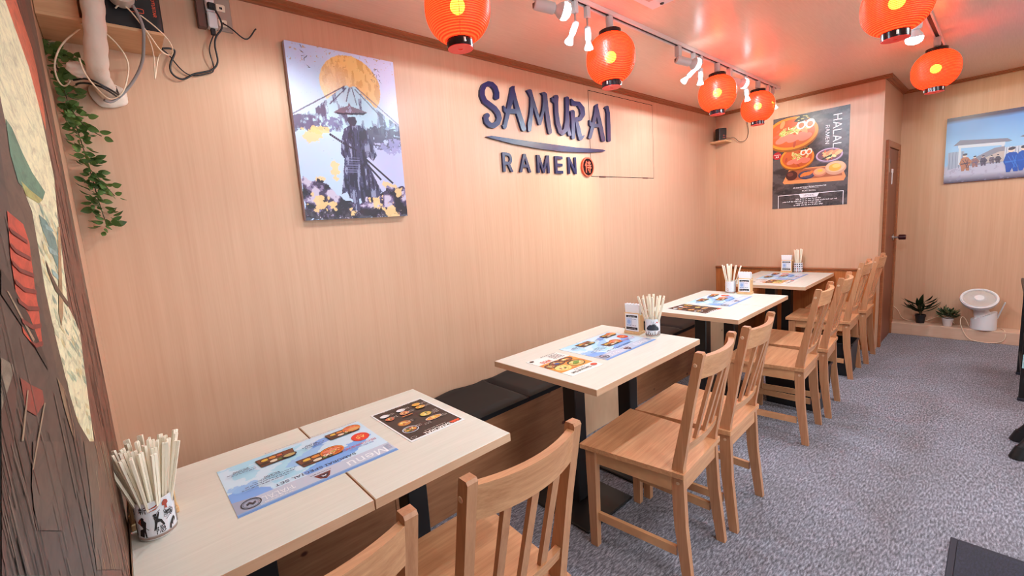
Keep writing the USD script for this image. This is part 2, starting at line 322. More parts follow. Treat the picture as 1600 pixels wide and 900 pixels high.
        if thick:
            b = np.array([[0, 0], [s.w, 0], [s.w, s.h], [0, s.h]])
            q = np.vstack([np.c_[b, np.full(4, -1e-5)], np.c_[b, np.full(4, -thick)]])
            f = [(4, 6, 5), (4, 7, 6)]
            for k in range(4): j = (k + 1) % 4; f += [(k, 4 + k, 4 + j), (k, 4 + j, j)]
            Q.append(q); CC.append(np.full((8, 3), 0.75)); FF.append(np.array(f) + n); n += 8
        Q = np.vstack(Q)
        X = wrap(Q) if wrap else np.asarray(origin, float) + Q[:, :1] * U + Q[:, 1:2] * V + Q[:, 2:] * N
        return obj(name, trimesh.Trimesh(X, np.vstack(FF), process=False), material, parent, colors=np.clip(np.vstack(CC), 0, 1))
SIGN={
 'S':([(1.963,2.203),(1.955,2.196),(1.936,2.164),(1.932,2.131),(1.933,2.126),(1.949,2.094),(1.951,2.092),(1.992,2.072),(2.025,2.057),(2.048,2.036),(2.055,2.015),(2.043,1.995),(2.022,1.984),(2.005,1.984),(1.989,1.995),(1.987,2.009),(1.996,2.018),(1.999,2.024),(1.997,2.030),(1.993,2.034),(1.987,2.037),(1.979,2.037),(1.971,2.035),(1.968,2.033),(1.962,2.029),(1.948,2.011),(1.948,2.006),(1.952,1.981),(1.956,1.975),(1.982,1.957),(1.989,1.955),(2.020,1.953),(2.028,1.954),(2.036,1.956),(2.069,1.976),(2.073,1.978),(2.078,1.983),(2.094,2.013),(2.096,2.019),(2.089,2.051),(2.086,2.056),(2.058,2.083),(1.984,2.116),(1.971,2.139),(1.973,2.164),(1.986,2.185),(2.006,2.195),(2.022,2.195),(2.041,2.182),(2.050,2.159),(2.044,2.140),(2.043,2.134),(2.046,2.129),(2.049,2.126),(2.052,2.125),(2.060,2.123),(2.069,2.125),(2.077,2.128),(2.084,2.133),(2.086,2.136),(2.088,2.143),(2.090,2.168),(2.076,2.203),(2.044,2.222),(2.037,2.223),(2.010,2.223),(2.002,2.222)],[]),
 'A':([(2.179,2.175),(2.144,2.080),(2.138,2.081),(2.120,2.096),(2.118,2.097),(2.116,2.095),(2.116,2.068),(2.125,2.056),(2.133,2.052),(2.106,1.980),(2.099,1.980),(2.096,1.978),(2.104,1.961),(2.110,1.958),(2.116,1.957),(2.125,1.960),(2.131,1.965),(2.168,2.054),(2.227,2.059),(2.233,2.041),(2.264,1.964),(2.268,1.960),(2.275,1.957),(2.284,1.956),(2.296,1.960),(2.305,1.968),(2.307,1.977),(2.273,2.056),(2.243,2.136),(2.222,2.211),(2.226,2.225),(2.225,2.227),(2.214,2.224),(2.208,2.224),(2.204,2.223),(2.194,2.216),(2.190,2.211)],[[(2.180,2.083),(2.205,2.142),(2.207,2.126),(2.219,2.087)]]),
 'M':([(2.335,2.217),(2.332,2.215),(2.332,2.212),(2.343,2.202),(2.363,2.175),(2.358,2.123),(2.346,2.070),(2.323,2.002),(2.323,1.965),(2.325,1.960),(2.331,1.957),(2.339,1.957),(2.347,1.960),(2.352,1.965),(2.379,2.071),(2.386,2.116),(2.426,2.013),(2.429,2.010),(2.437,2.008),(2.446,2.010),(2.451,2.012),(2.454,2.016),(2.498,2.113),(2.503,2.041),(2.520,1.966),(2.524,1.960),(2.530,1.958),(2.541,1.958),(2.548,1.961),(2.555,1.967),(2.557,1.974),(2.532,2.145),(2.528,2.216),(2.525,2.220),(2.511,2.227),(2.504,2.228),(2.496,2.227),(2.472,2.219),(2.469,2.217),(2.469,2.215),(2.485,2.203),(2.483,2.163),(2.468,2.102),(2.443,2.054),(2.390,2.189),(2.381,2.220),(2.374,2.225),(2.366,2.226),(2.358,2.225)],[]),
 'U':([(2.573,2.202),(2.572,2.201),(2.573,2.180),(2.576,2.177),(2.598,2.165),(2.597,2.104),(2.602,2.034),(2.627,1.977),(2.631,1.973),(2.658,1.960),(2.666,1.959),(2.675,1.959),(2.687,1.964),(2.722,1.993),(2.735,1.963),(2.739,1.961),(2.745,1.960),(2.754,1.961),(2.762,1.965),(2.765,1.971),(2.753,2.018),(2.748,2.086),(2.754,2.144),(2.759,2.220),(2.758,2.225),(2.750,2.229),(2.739,2.230),(2.731,2.228),(2.724,2.224),(2.718,2.217),(2.716,2.140),(2.705,2.060),(2.684,2.004),(2.670,1.993),(2.668,1.994),(2.647,2.044),(2.637,2.110),(2.639,2.177),(2.646,2.212),(2.644,2.218),(2.639,2.223),(2.631,2.225),(2.617,2.224),(2.607,2.221),(2.598,2.212),(2.595,2.206),(2.596,2.198),(2.576,2.203)],[]),
 'R':([(2.784,2.221),(2.782,2.219),(2.781,2.187),(2.785,2.179),(2.792,2.175),(2.801,2.174),(2.853,2.179),(2.878,2.158),(2.884,2.126),(2.863,2.102),(2.833,2.100),(2.825,2.097),(2.816,2.091),(2.816,2.134),(2.813,2.141),(2.807,2.144),(2.794,2.145),(2.785,2.143),(2.764,2.134),(2.764,2.131),(2.770,2.124),(2.774,2.076),(2.768,1.949),(2.771,1.945),(2.776,1.942),(2.786,1.941),(2.796,1.944),(2.802,1.947),(2.805,1.952),(2.815,2.021),(2.816,2.070),(2.818,2.070),(2.829,2.008),(2.848,1.948),(2.851,1.943),(2.857,1.940),(2.865,1.938),(2.874,1.939),(2.886,1.944),(2.897,1.952),(2.922,1.977),(2.917,1.979),(2.889,1.972),(2.877,2.017),(2.850,2.076),(2.874,2.075),(2.887,2.079),(2.894,2.083),(2.935,2.122),(2.938,2.129),(2.934,2.174),(2.930,2.179),(2.883,2.210),(2.874,2.211),(2.819,2.207),(2.787,2.221)],[]),
 'A2':([(3.017,2.075),(2.994,2.094),(2.989,2.094),(2.987,2.092),(2.985,2.061),(2.987,2.057),(3.004,2.047),(2.970,1.972),(2.961,1.969),(2.960,1.966),(2.973,1.959),(2.982,1.956),(2.993,1.958),(3.001,1.962),(3.005,1.967),(3.045,2.045),(3.103,2.050),(3.130,1.955),(3.135,1.951),(3.148,1.948),(3.158,1.948),(3.168,1.951),(3.178,1.958),(3.180,1.967),(3.155,2.053),(3.102,2.205),(3.104,2.221),(3.099,2.223),(3.094,2.222),(3.069,2.209),(3.063,2.202),(3.047,2.142)],[[(3.058,2.074),(3.083,2.128),(3.096,2.077)]]),
 'I':([(3.213,2.221),(3.205,2.217),(3.184,2.201),(3.186,2.199),(3.201,2.198),(3.211,2.168),(3.209,2.080),(3.211,1.964),(3.212,1.959),(3.217,1.955),(3.223,1.953),(3.232,1.953),(3.240,1.954),(3.248,1.958),(3.253,1.962),(3.255,1.967),(3.257,2.085),(3.255,2.174),(3.242,2.217),(3.237,2.221),(3.230,2.223),(3.221,2.223)],[]),
 'swoosh':([(1.958,1.899),(2.000,1.907),(2.171,1.901),(2.481,1.893),(2.811,1.885),(3.141,1.889),(3.178,1.882),(3.140,1.871),(2.961,1.857),(2.665,1.848),(2.402,1.855),(2.168,1.871),(2.009,1.891)],[]),
}
MURAL={
 'cream':[(-1.342,1.544),(-1.344,1.510),(-1.328,1.458),(-1.274,1.426),(-1.289,1.371),(-1.303,1.332),(-1.300,1.276),(-1.290,1.242),(-1.274,1.187),(-1.249,1.144),(-1.155,1.084),(-1.088,1.060),(-1.019,1.144),(-0.942,1.226),(-0.994,1.256),(-1.062,1.286),(-1.005,1.348),(-0.928,1.440),(-0.826,1.522),(-0.844,1.651),(-0.889,1.718),(-1.081,1.747),(-1.150,1.719)],
 'orange':[(-1.081,1.747),(-0.890,1.826),(-0.731,1.799),(-0.711,1.761),(-0.744,1.662),(-0.795,1.620),(-0.844,1.651),(-0.902,1.709)],
 'trunk':[(-0.890,1.826),(-0.659,1.921),(-0.562,1.770),(-0.566,1.447),(-0.556,1.287),(-0.436,1.136),(-0.378,0.798),(-0.386,0.657),(-0.810,0.639),(-1.380,0.994),(-1.088,1.060),(-1.019,1.144),(-0.942,1.226),(-1.062,1.286),(-1.005,1.348),(-0.901,1.441),(-0.795,1.620),(-0.711,1.761),(-0.731,1.799)],
 'tanlow':[(-1.055,1.049),(-0.412,0.826),(-0.386,0.657),(-0.810,0.655),(-1.313,0.961),(-1.240,1.027)],
 'red':[(-1.457,1.413),(-1.375,1.405),(-1.358,1.385),(-1.384,1.344),(-1.395,1.310),(-1.419,1.279),(-1.461,1.283),(-1.507,1.305),(-1.504,1.333),(-1.489,1.372)],
 'red2':[(-1.560,1.277),(-1.528,1.264),(-1.474,1.245),(-1.479,1.234),(-1.531,1.237),(-1.567,1.253)],
 'teal':[(-1.339,1.521),(-1.303,1.519),(-1.251,1.499),(-1.190,1.484),(-1.068,1.471),(-1.129,1.453),(-1.269,1.448),(-1.343,1.452),(-1.360,1.480)],
 'olive':[(-1.320,1.457),(-1.261,1.454),(-1.129,1.453),(-1.188,1.443),(-1.303,1.442)],
 'teal2':[(-1.214,1.426),(-1.135,1.422),(-1.053,1.399),(-1.050,1.354),(-1.110,1.350),(-1.162,1.380),(-1.208,1.405)],
 'water1':[(-1.161,1.416),(-1.081,1.414),(-1.053,1.409),(-1.158,1.409)],
 'water2':[(-1.186,1.384),(-1.094,1.378),(-1.070,1.370),(-1.172,1.374)],
 'water3':[(-1.195,1.353),(-1.114,1.339),(-1.111,1.330),(-1.196,1.344)],
 'water4':[(-1.004,1.413),(-0.973,1.401),(-0.978,1.388),(-1.018,1.396)],
 'figure':[(-1.415,1.477),(-1.434,1.432),(-1.431,1.378),(-1.393,1.344),(-1.346,1.335),(-1.359,1.299),(-1.347,1.252),(-1.338,1.219),(-1.300,1.177),(-1.251,1.108),(-1.267,1.058),(-1.310,1.005),(-1.325,0.960),(-1.716,1.203)],
 'robe_l':[(-1.577,1.286),(-1.578,1.276),(-1.657,1.228),(-1.712,1.200),(-1.716,1.203),(-1.639,1.273)],
 'greyl':[(-1.608,1.302),(-1.577,1.291),(-1.578,1.281),(-1.632,1.249),(-1.674,1.227),(-1.698,1.219)],
 'stripe1':[(-1.565,1.226),(-1.439,1.182),(-1.479,1.151),(-1.521,1.126),(-1.619,1.178),(-1.603,1.205)],
 'pole':[(-0.968,1.421),(-0.928,1.422),(-1.166,1.286),(-1.221,1.274),(-1.220,1.292)],
 'rope':[(-1.245,1.366),(-1.211,1.344),(-1.164,1.324),(-1.040,1.289),(-1.072,1.287),(-1.204,1.322),(-1.246,1.350)],
 'net':[(-1.363,1.233),(-1.322,1.208),(-1.301,1.168),(-1.315,1.139),(-1.337,1.155),(-1.356,1.193)],
 'sash':[(-1.542,1.362),(-1.506,1.344),(-1.458,1.314),(-1.416,1.265),(-1.413,1.251),(-1.492,1.303),(-1.563,1.343)],
 'lines1':[(-1.541,1.344),(-1.534,1.343),(-1.460,1.292),(-1.470,1.291)],
 'lines2':[(-1.482,1.235),(-1.475,1.233),(-1.587,1.211),(-1.593,1.213)],
 'lines3':[(-1.547,1.263),(-1.541,1.262),(-1.599,1.238),(-1.605,1.240)],
 'gray':[(-1.236,1.112),(-1.055,1.049),(-1.313,0.961),(-1.369,0.995),(-1.281,1.055)],
}
# ------------------------------------------------------------------ the room
ZC, XN, XB, XF, YD, YR = 2.368, 0.098, 5.247, 6.205, -1.356, -3.35
struct('floor', bx((-0.1, YR - .1, -0.1), (XF + .1, 0.1, 0)), W['carpet'])
struct('ceiling', bx((-0.1, YR - .1, ZC), (XF + .1, 0.1, ZC + .1)), W['ceiling'])
wl = struct('wall_left', bx((-0.1, 0, 0), (XF + .1, 0.1, ZC)), W['wall'])
obj('access_panel', bx((3.008, -0.0012, 1.688), (3.924, 0.0, 2.309)), W['wall'], wl)
obj('panel_gap', cat(bx((3.003, -0.0006, 1.683), (3.929, 0, 1.688)), bx((3.003, -0.0006, 2.309), (3.929, 0, 2.314)), bx((3.003, -0.0006, 1.683), (3.008, 0, 2.314)), bx((3.924, -0.0006, 1.683), (3.929, 0, 2.314))), W['gap'], wl)
for xa in (3.105, 3.74): obj('hinge', bx((xa, -0.004, 1.679), (xa + .085, 0, 1.690), .001), W['bronze'], wl)
struct('wall_near', bx((-0.1, YR, 0), (XN, 0, ZC)), W['wall'])
wb = struct('wall_back', bx((XB, YD, 0), (XB + .1, 0, ZC)), W['wall'])
struct('wall_recess', bx((XB + .1, YD, 0), (XF, YD + .1, ZC)), W['wall'])
struct('wall_far', bx((XF, YR, 0), (XF + .1, YD, ZC)), W['wall'])
obj('wainscot_panel', bx((XB - .012, YD + .002, 0), (XB, -.001, .732)), W['wainscot'], wb)
obj('wainscot_cap', cat(bx((XB - .028, YD + .002, .732), (XB, -.001, .748), .004), bx((XB - .02, YD + .002, .722), (XB - .011, -.001, .733), .002)), W['trim'], wb)
# unseen glazed shop front, out of frame, placed to let daylight onto the floor
wx0, wx1, wz1 = 0.55, 3.15, 2.08
wr = struct('wall_right', cat(bx((XN, YR - .1, 0), (wx0, YR, ZC)), bx((wx1, YR - .1, 0), (XF, YR, ZC)), bx((wx0, YR - .1, wz1), (wx1, YR, ZC))), W['wall'])
win = thing('window', 'unseen glazed shop front in the right wall, letting daylight onto the floor', 'window', kind='structure')
for k in range(3):
    a, b = wx0 + (wx1 - wx0) * k / 3, wx0 + (wx1 - wx0) * (k + 1) / 3
    obj('frame', cat(bx((a, YR - .07, 0), (a + .045, YR - .02, wz1), .004), bx((b - .045, YR - .07, 0), (b, YR - .02, wz1), .004), bx((a + .045, YR - .07, 0), (b - .045, YR - .02, .09), .004), bx((a + .045, YR - .07, wz1 - .05), (b - .045, YR - .02, wz1), .004)), W['white'], win)
    obj('pane', bx((a + .045, YR - .048, .09), (b - .045, YR - .042, wz1 - .05)), W['glass'], win)
# plinth along the far wall, on which the fan and the plants stand
struct('baseboard_far', bx((6.026, YR, 0), (XF, YD - .001, .112), .003), W['plinth'])
# crown moulding
prof = [(0, 2.342), (.012, 2.342), (.012, 2.348), (.024, 2.352), (.03, 2.352), (.03, 2.357), (.046, 2.362), (.046, ZC), (0, ZC)]
def crown(name, axis, a, b, off, sgn):
    P = Polygon([(d, z) for d, z in prof]); m = prism(P, abs(b - a)); v = np.array(m.vertices)   # v: depth, z, along
    lo = min(a, b)
    X = np.c_[v[:, 2] + lo, off + sgn * v[:, 0], v[:, 1]] if axis == 'x' else np.c_[off + sgn * v[:, 0], v[:, 2] + lo, v[:, 1]]
    mm = trimesh.Trimesh(X, m.faces, process=False); mm.fix_normals(); struct(name, mm, W['trim'])
crown('trim_1', 'x', XN, XB, 0, -1)
crown('trim_2', 'y', YD - .046, 0, XB, -1)
crown('trim_3', 'x', XB, XF, YD, -1)
crown('trim_4', 'y', YR, YD, XF, -1)
crown('trim_5', 'y', YR, -.0, XN, 1)
crown('trim_6', 'x', XN, XF, YR, 1)
# brown door in the side of the recess
d = thing('door', 'narrow dark brown flush door with a silver knob beside the recess wall', 'door', kind='structure')
obj('door_leaf', bx((5.452, YD - .006, .004), (6.02, YD, 1.80), .001), W['door'], d)
obj('door_frame', cat(bx((5.395, YD - .02, 0), (5.45, YD, 1.858), .003), bx((6.022, YD - .02, 0), (6.077, YD, 1.858), .003), bx((5.45, YD - .02, 1.803), (6.022, YD, 1.858), .003)), W['trim'], d)
kn = obj('door_knob', T(lathe([(0, 0), (.03, 0), (.03, .006), (.011, .01), (.011, .045), (0, .045)], 20), (5.945, YD - .006, .975), rx=PI / 2), W['steel'], d, smooth=30)
obj('knob_grip', T(lathe([(0, .042), (.02, .042), (.025, .048), (.025, .088), (.022, .094), (0, .094)], 20), (5.945, YD - .006, .975), rx=PI / 2), W['redcap'], kn, smooth=30)
obj('door_plate', bx((5.515, YD - .012, 1.585), (5.56, YD - .006, 1.70), .001), W['steel'], d)
obj('door_plate', bx((5.585, YD - .010, 1.665), (5.62, YD - .006, 1.70), .001), W['redcap'], d)
obj('door_sign', cat(bx((5.68, YD - .010, 1.585), (5.77, YD - .006, 1.62), .001), bx((5.71, YD - .010, 1.48), (5.74, YD - .006, 1.585), .001)), W['paperwhite'], d)

# ------------------------------------------------------------------ bench along the left wall
bench = thing('wall_bench', 'knotty plywood box bench running along the left wall behind the tables', 'bench', (0, 0, 0))
bxs = [.112, .95, 2.09, 2.90, 4.05, 4.47, 5.222]
for a, b in zip(bxs[:-1], bxs[1:]):
    obj('front_panel', bx((a + .001, -.40, .0), (b - .001, -.385, .395), .001), W['ply_pale'] if a in (2.09, 4.05) else W['ply'], bench)
obj('bench_top', bx((.112, -.385, .375), (5.222, -.004, .395)), W['ply'], bench)
cx = [.115, .905, 1.800, 2.70, 3.60, 4.45, 5.218]
lab = ['black vinyl seat cushion on the bench behind the nearest table', 'black vinyl seat cushion on the bench between the two nearest tables', 'black vinyl seat cushion just past the first visible seam of the bench', 'black vinyl seat cushion on the bench behind the far half of the second table', 'black vinyl seat cushion on the bench behind the third table', 'black vinyl seat cushion at the far end of the bench beside the back wall']
for i, (a, b) in enumerate(zip(cx[:-1], cx[1:])):
    n, k = 40, 14
    U, V = np.meshgrid(np.linspace(0, 1, n), np.linspace(0, 1, k))
    e = np.minimum(np.minimum(U, 1 - U) * (b - a), np.minimum(V, 1 - V) * .405)
    z = .436 - .016 * np.exp(-e / .012) + .004 * (meshkit.noise(np.c_[U.ravel() * 5, V.ravel() * 3, np.full(n * k, i * 3.1)]).reshape(U.shape) - .5) + .012 * np.maximum(0, V - .82) / .18 * np.sin(U * 9 + i * 1.3) ** 2
    X = np.c_[(a + .001 + U * (b - a - .002)).ravel(), (-.407 + V * .403).ravel(), z.ravel()]
    idx = np.arange(n * k).reshape(k, n); q = np.c_[idx[:-1, :-1].ravel(), idx[:-1, 1:].ravel(), idx[1:, 1:].ravel(), idx[1:, :-1].ravel()]
    rim = np.r_[idx[0, :], idx[1:, -1], idx[-1, -2::-1], idx[-2:0:-1, 0]]; B = X[rim].copy(); B[:, 2] = .396
    nb = len(X); jn = np.roll(np.arange(len(rim)), -1)
    side = np.c_[rim, nb + np.arange(len(rim)), nb + jn, rim[jn]]
    F = np.vstack([q[:, [0, 1, 2]], q[:, [0, 2, 3]], side[:, [0, 1, 2]], side[:, [0, 2, 3]]])
    c = obj('bench_cushion', trimesh.Trimesh(np.vstack([X, B]), F, process=False), W['vinyl'], smooth=50)
    tag(c, lab[i], 'cushion', 'black bench cushions')

# ------------------------------------------------------------------ tables
TH = .706; Y0, Y1 = -1.057, -.457
def table(x0, x1, label, peds):
    t = thing('cafe_table', label, 'table', ((x0 + x1) / 2, (Y0 + Y1) / 2, 0), group=None)
    hx, hy = (x1 - x0) / 2 - .0032, (Y1 - Y0) / 2
    obj('tabletop', bx((-hx, -hy, TH - .028), (hx, hy, TH), .0012), W['table'], t)
    e = .0012
    obj('edge_band', cat(bx((-hx - e, -hy - e, TH - .0275), (hx + e, -hy, TH - .0015)), bx((-hx - e, hy, TH - .0275), (hx + e, hy + e, TH - .0015)), bx((-hx - e, -hy, TH - .0275), (-hx, hy, TH - .0015)), bx((hx, -hy, TH - .0275), (hx + e, hy, TH - .0015))), W['edge'], t)
    for px in peds:
        p = px - (x0 + x1) / 2
        obj('base_plate', bx((p - .175, -.19, 0), (p + .175, .19, .014), .004), W['black'], t)
        obj('column', bx((p - .038, -.038, .0141), (p + .038, .038, TH - .036), .004), W['black'], t)
        obj('top_plate', bx((p - .15, -.16, TH - .036), (p + .15, .16, TH - .0282), .002), W['black'], t)
    return t
table(.1085, .586, 'maple topped pedestal table in the near corner against the mural', [.36])
table(.586, 1.060, 'maple topped pedestal table holding the dark menu sheet in the foreground', [.85])
table(1.521, 2.425, 'maple topped table with the white and orange menu sheet, second group from the front', [1.75, 2.21])
table(2.934, 3.402, 'maple topped table with the small dark menu sheet, in the third group', [3.15])
table(3.402, 3.872, 'maple topped table with chopstick cup and card holder, far half of the third group', [3.63])
table(4.299, 5.214, 'maple topped table farthest back against the brown wainscot', [4.52, 4.97])

# ------------------------------------------------------------------ chairs
def chair():
    c = thing('dining_chair', 'x', 'chair', (0, 0, 0), group='pine dining chairs along the row of tables')
    # seat: boards glued side by side, wider at the front
    fw, rw, yf, yr = .211, .178, .235, -.17
    seat = prism(Polygon([(-fw, yf), (fw, yf), (rw, yr), (-rw, yr)]).buffer(.004, 3), .019); v = np.array(seat.vertices)
    seat = trimesh.Trimesh(np.c_[v[:, :2], v[:, 2] + .431], seat.faces, process=False)
    obj('seat', seat, W['pine_x'], c)
    def leg(s):          # front leg
        x, y = s * .186, .196
        return hull([(x + a * .018, y + b * .022, .43) for a in (-1, 1) for b in (-1, 1)] + [(x + a * .014, y + b * .016, 0) for a in (-1, 1) for b in (-1, 1)])
    side = [(-.168, 0), (-.200, 0), (-.176, .24), (-.168, .42), (-.168, .47), (-.203, .70), (-.238, .893), (-.234, .900), (-.212, .900), (-.209, .893), (-.166, .66), (-.128, .47), (-.124, .42), (-.134, .24)]
    def post(s):         # rear leg and back post in one piece, bent at the seat
        m = prism(Polygon(side), .026); v = np.array(m.vertices)
        X = np.c_[s * .157 + (v[:, 2] - .013), v[:, 0], v[:, 1]]
        X[:, 0] += s * .010 * (1 - np.clip(X[:, 2] / .45, 0, 1))
        m = trimesh.Trimesh(X, m.faces, process=False); m.fix_normals(); return m
    for s in (-1, 1):
        obj('leg', leg(s), W['pine_v'], c)
        pp = obj('back_post', post(s), W['pine_v'], c)
        for (y, z) in ((-.212, .855), (-.148, .405)):
            obj('bolt_cap', T(lathe([(0, 0), (.007, 0), (.006, .0018), (0, .002)], 12), (s * .170, y, z), ry=s * PI / 2), W['edge'], pp)
        a0, a1 = np.array((s * .180, .176)), np.array((s * .166, -.125))
        def beam(z0, z1, w, A=a0, B=a1):
            d = (B - A) / np.linalg.norm(B - A); n = np.array((-d[1], d[0])) * w / 2
            return hull([(*(p + k * n), z) for p in (A, B) for k in (-1, 1) for z in (z0, z1)])
        obj('side_apron', beam(.372, .4305, .018), W['pine'], c)
        obj('stretcher', beam(.118, .152, .016, a0 + (0, .004), np.array((s * .166, -.140))), W['pine'], c)
    obj('front_apron', bx((-.168, .188, .372), (.168, .206, .4305), .001), W['pine_x'], c)
    obj('rear_apron', bx((-.144, -.166, .372), (.144, -.148, .4305), .001), W['pine_x'], c)
    def curved(z0, z1, y0, y1, bow, th, top=0.0):
        n = 13; V = []; xs = np.linspace(-.145, .145, n)
        for x in xs:
            b = -bow * (1 - (x / .145) ** 2)
            for (zz, yy) in ((z0, y0), (z1, y1)):
                for t in (-th / 2, th / 2): V.append((x, yy + b + t, zz + (top * (1 - (x / .145) ** 2) if zz == z1 else 0)))
        F = []
        for i in range(n - 1):
            o = 4 * i
            for a, b in ((0, 2), (2, 3), (3, 1), (1, 0)): F += [(o + a, o + 4 + a, o + 4 + b), (o + a, o + 4 + b, o + b)]
        F += [(0, 2, 3), (0, 3, 1)]; o = 4 * (n - 1); F += [(o, o + 3, o + 2), (o, o + 1, o + 3)]
        m = trimesh.Trimesh(V, F, process=False); m.fix_normals(); return m
    obj('top_rail', curved(.803, .884, -.212, -.226, .026, .020, -.002), W['pine_x'], c, smooth=40)
    obj('lower_rail', curved(.520, .552, -.160, -.166, .012, .018), W['pine_x'], c, smooth=40)
    for x in (-.075, 0, .075):
        b0, b1 = -.012 * (1 - (x / .145) ** 2), -.026 * (1 - (x / .145) ** 2)
        obj('spindle', hull([(x + a * .011, -.164 + b0 + t * .006, .548) for a in (-1, 1) for t in (-1, 1)] + [(x + a * .011, -.214 + b1 + t * .006, .806) for a in (-1, 1) for t in (-1, 1)]), W['pine_v'], c)
    return c
CH = [(.334, -1.195, .0, 'pine dining chair nearest the camera, cut off by the bottom edge, only its back showing'),
      (.780, -1.195, .0, 'pine dining chair whose back stands in front of the dark menu sheet, in the foreground'),
      (1.752, -1.185, .06, 'pine dining chair at the near side of the second table, seat fully visible'),
      (2.182, -1.185, .03, 'pine dining chair at the far side of the second table'),
      (3.175, -1.195, .04, 'pine dining chair with the black basket behind its front legs, third group, near one'),
      (3.640, -1.200, .06, 'pine dining chair at the far side of the third group of tables'),
      (4.500, -1.165, .02, 'pine dining chair with the black bin under it at the farthest table'),
      (4.975, -1.185, .02, 'pine dining chair farthest back, beside the brown door')]
c0 = chair()
for i, (x, y, r, l) in enumerate(CH):
    if i == 0:
        UsdGeom.Xformable(c0).GetOrderedXformOps()[0].Set(Gf.Vec3d(x, y, 0)); spin(c0, 0, 0, math.degrees(r)); tag(c0, l)
    else: dup(c0, (x, y, 0), r, l)

# ------------------------------------------------------------------ track lights
def track(y, x0, x1, label):
    t = thing('lighting_track', label, 'lighting track', ((x0 + x1) / 2, y, ZC), group=None)
    h = (x1 - x0) / 2
    obj('rail', cat(bx((-h, -.018, -.020), (h, -.009, 0), .001), bx((-h, .009, -.020), (h, .018, 0), .001), bx((-h, -.009, -.006), (h, .009, 0))), W['rail'], t)
    obj('slot', bx((-h + .05, -.009, -.013), (h - .05, .009, -.006)), W['slot'], t)
    for s in (-1, 1): obj('end_cap', bx((s * h - s * .05, -.0185, -.021), (s * h, .0185, 0), .002), W['rail'], t)
TY, TY2, TZ = -.735, -1.72, ZC - .020
track(TY, .35, 4.70, 'long white lighting track over the row of tables')
track(TY2, .60, 4.86, 'white lighting track over the aisle on the right')
def basis(d):
    d = np.asarray(d, float); d /= np.linalg.norm(d); u = np.cross(d, (0, 0, 1.0)) if abs(d[2]) < .98 else np.array([1.0, 0, 0]); u /= np.linalg.norm(u)
    return np.c_[u, np.cross(d, u), d]
def along(m, p, d):
    B = basis(d); return trimesh.Trimesh(np.array(m.vertices) @ B.T + p, m.faces, process=False)
def beam_light(parent, p, d, power, cone, color, r=.02):
    l = UsdLux.SphereLight.Define(stage, free(ppath(parent), 'beam'))
    B = basis(-np.asarray(d, float)); Mx = np.eye(4); Mx[:3, 0] = B[:, 0]; Mx[:3, 1] = B[:, 1]; Mx[:3, 2] = B[:, 2]; Mx[:3, 3] = p
    l.AddTransformOp().Set(Gf.Matrix4d(*Mx.T.ravel().tolist()))
    l.CreateRadiusAttr(r); l.CreateIntensityAttr(power); l.CreateColorAttr(Gf.Vec3f(*color)); l.CreateNormalizeAttr(True)
    s = UsdLux.ShapingAPI.Apply(l.GetPrim()); s.CreateShapingConeAngleAttr(cone); s.CreateShapingConeSoftnessAttr(.7)
COOL = (0.97, 1.0, 0.94)
def spot(x, y, d, label, power=1.0, lit=True, drop=.085, cone=38, color=COOL, pink=False):
    t = thing('track_spotlight', label, 'spotlight', (x, y, TZ), group=None)
    obj('adapter', bx((-.013, -.011, -.050), (.013, .011, 0), .002), W['lampwhite'], t)
    obj('stem', tube([(0, 0, -.050), (0, 0, -drop)], 0.0045, 10), W['steel'], t, smooth=40)
    p = np.array((0, 0, -drop)); dd = np.asarray(d, float) / np.linalg.norm(d)
    obj('lamp_head', along(lathe([(0, -.012), (.012, -.010), (.0145, -.005), (.0145, .046), (.012, .049), (0, .049)], 24), p, dd), W['lampwhite'], t, smooth=35)
    rf = obj('reflector_bulb', along(lathe([(0, .049), (.011, .049), (.0115, .058), (.014, .064), (.0215, .083), (.0225, .088), (.020, .088)], 24), p, dd), W['lampwhite'], t, smooth=35)
    obj('bulb_face', along(lathe([(0, .0895), (.015, .089), (.020, .087), (.0198, .082), (0, .082)], 24), p, dd), W['bulb'] if lit else W['lampwhite'], rf, smooth=35)
    if lit: beam_light(t, p + dd * .112, dd, power * SPOT_POWER * 4.5, cone, color)
    return t
def globe(x, y, d, label, power=1.0, tilt=.05):
    t = thing('globe_spotlight', label, 'spotlight', (x, y, TZ), group=None)
    obj('adapter', bx((-.018, -.014, -.058), (.018, .014, 0), .002), W['lampwhite'], t)
    p = np.array((0, 0, -.076)); dd = np.asarray(d, float) / np.linalg.norm(d)
    obj('bracket', cat(tube([(0, 0, -.055), (0, 0, -.088)], .007, 10), T(trimesh.creation.box((.016, .04, .02)), p)), W['bronze'], t, smooth=30)
    obj('lamp_head', along(lathe([(0, -.012), (.02, -.012), (.023, -.006), (.023, .072), (.019, .076), (0, .076)], 24), p, dd), W['lampwhite'], t, smooth=35)
    b = obj('bulb_neck', along(lathe([(0, .076), (.015, .076), (.018, .084), (.030, .098), (.034, .108), (.030, .108)], 24), p, dd), W['lampwhite'], t, smooth=35)
    obj('bulb_dome', along(lathe([(.030, .1085), (.035, .112), (.036, .122), (.031, .136), (.018, .145), (0, .148), (0, .1085)][::-1], 24), p, dd), W['bulb'], b, smooth=True)
    l = UsdLux.SphereLight.Define(stage, free(ppath(t), 'beam')); l.AddTranslateOp().Set(Gf.Vec3d(*(p + dd * .19).tolist()))
    l.CreateRadiusAttr(.03); l.CreateIntensityAttr(power * SPOT_POWER * 13.5); l.CreateColorAttr(Gf.Vec3f(.68, .87, 1.0)); l.CreateNormalizeAttr(True)
    s = UsdLux.ShapingAPI.Apply(l.GetPrim())
    return t
globe(1.665, TY, (.80, -.50, -.22), 'globe bulb spotlight nearest the camera, aimed along the track', .8)
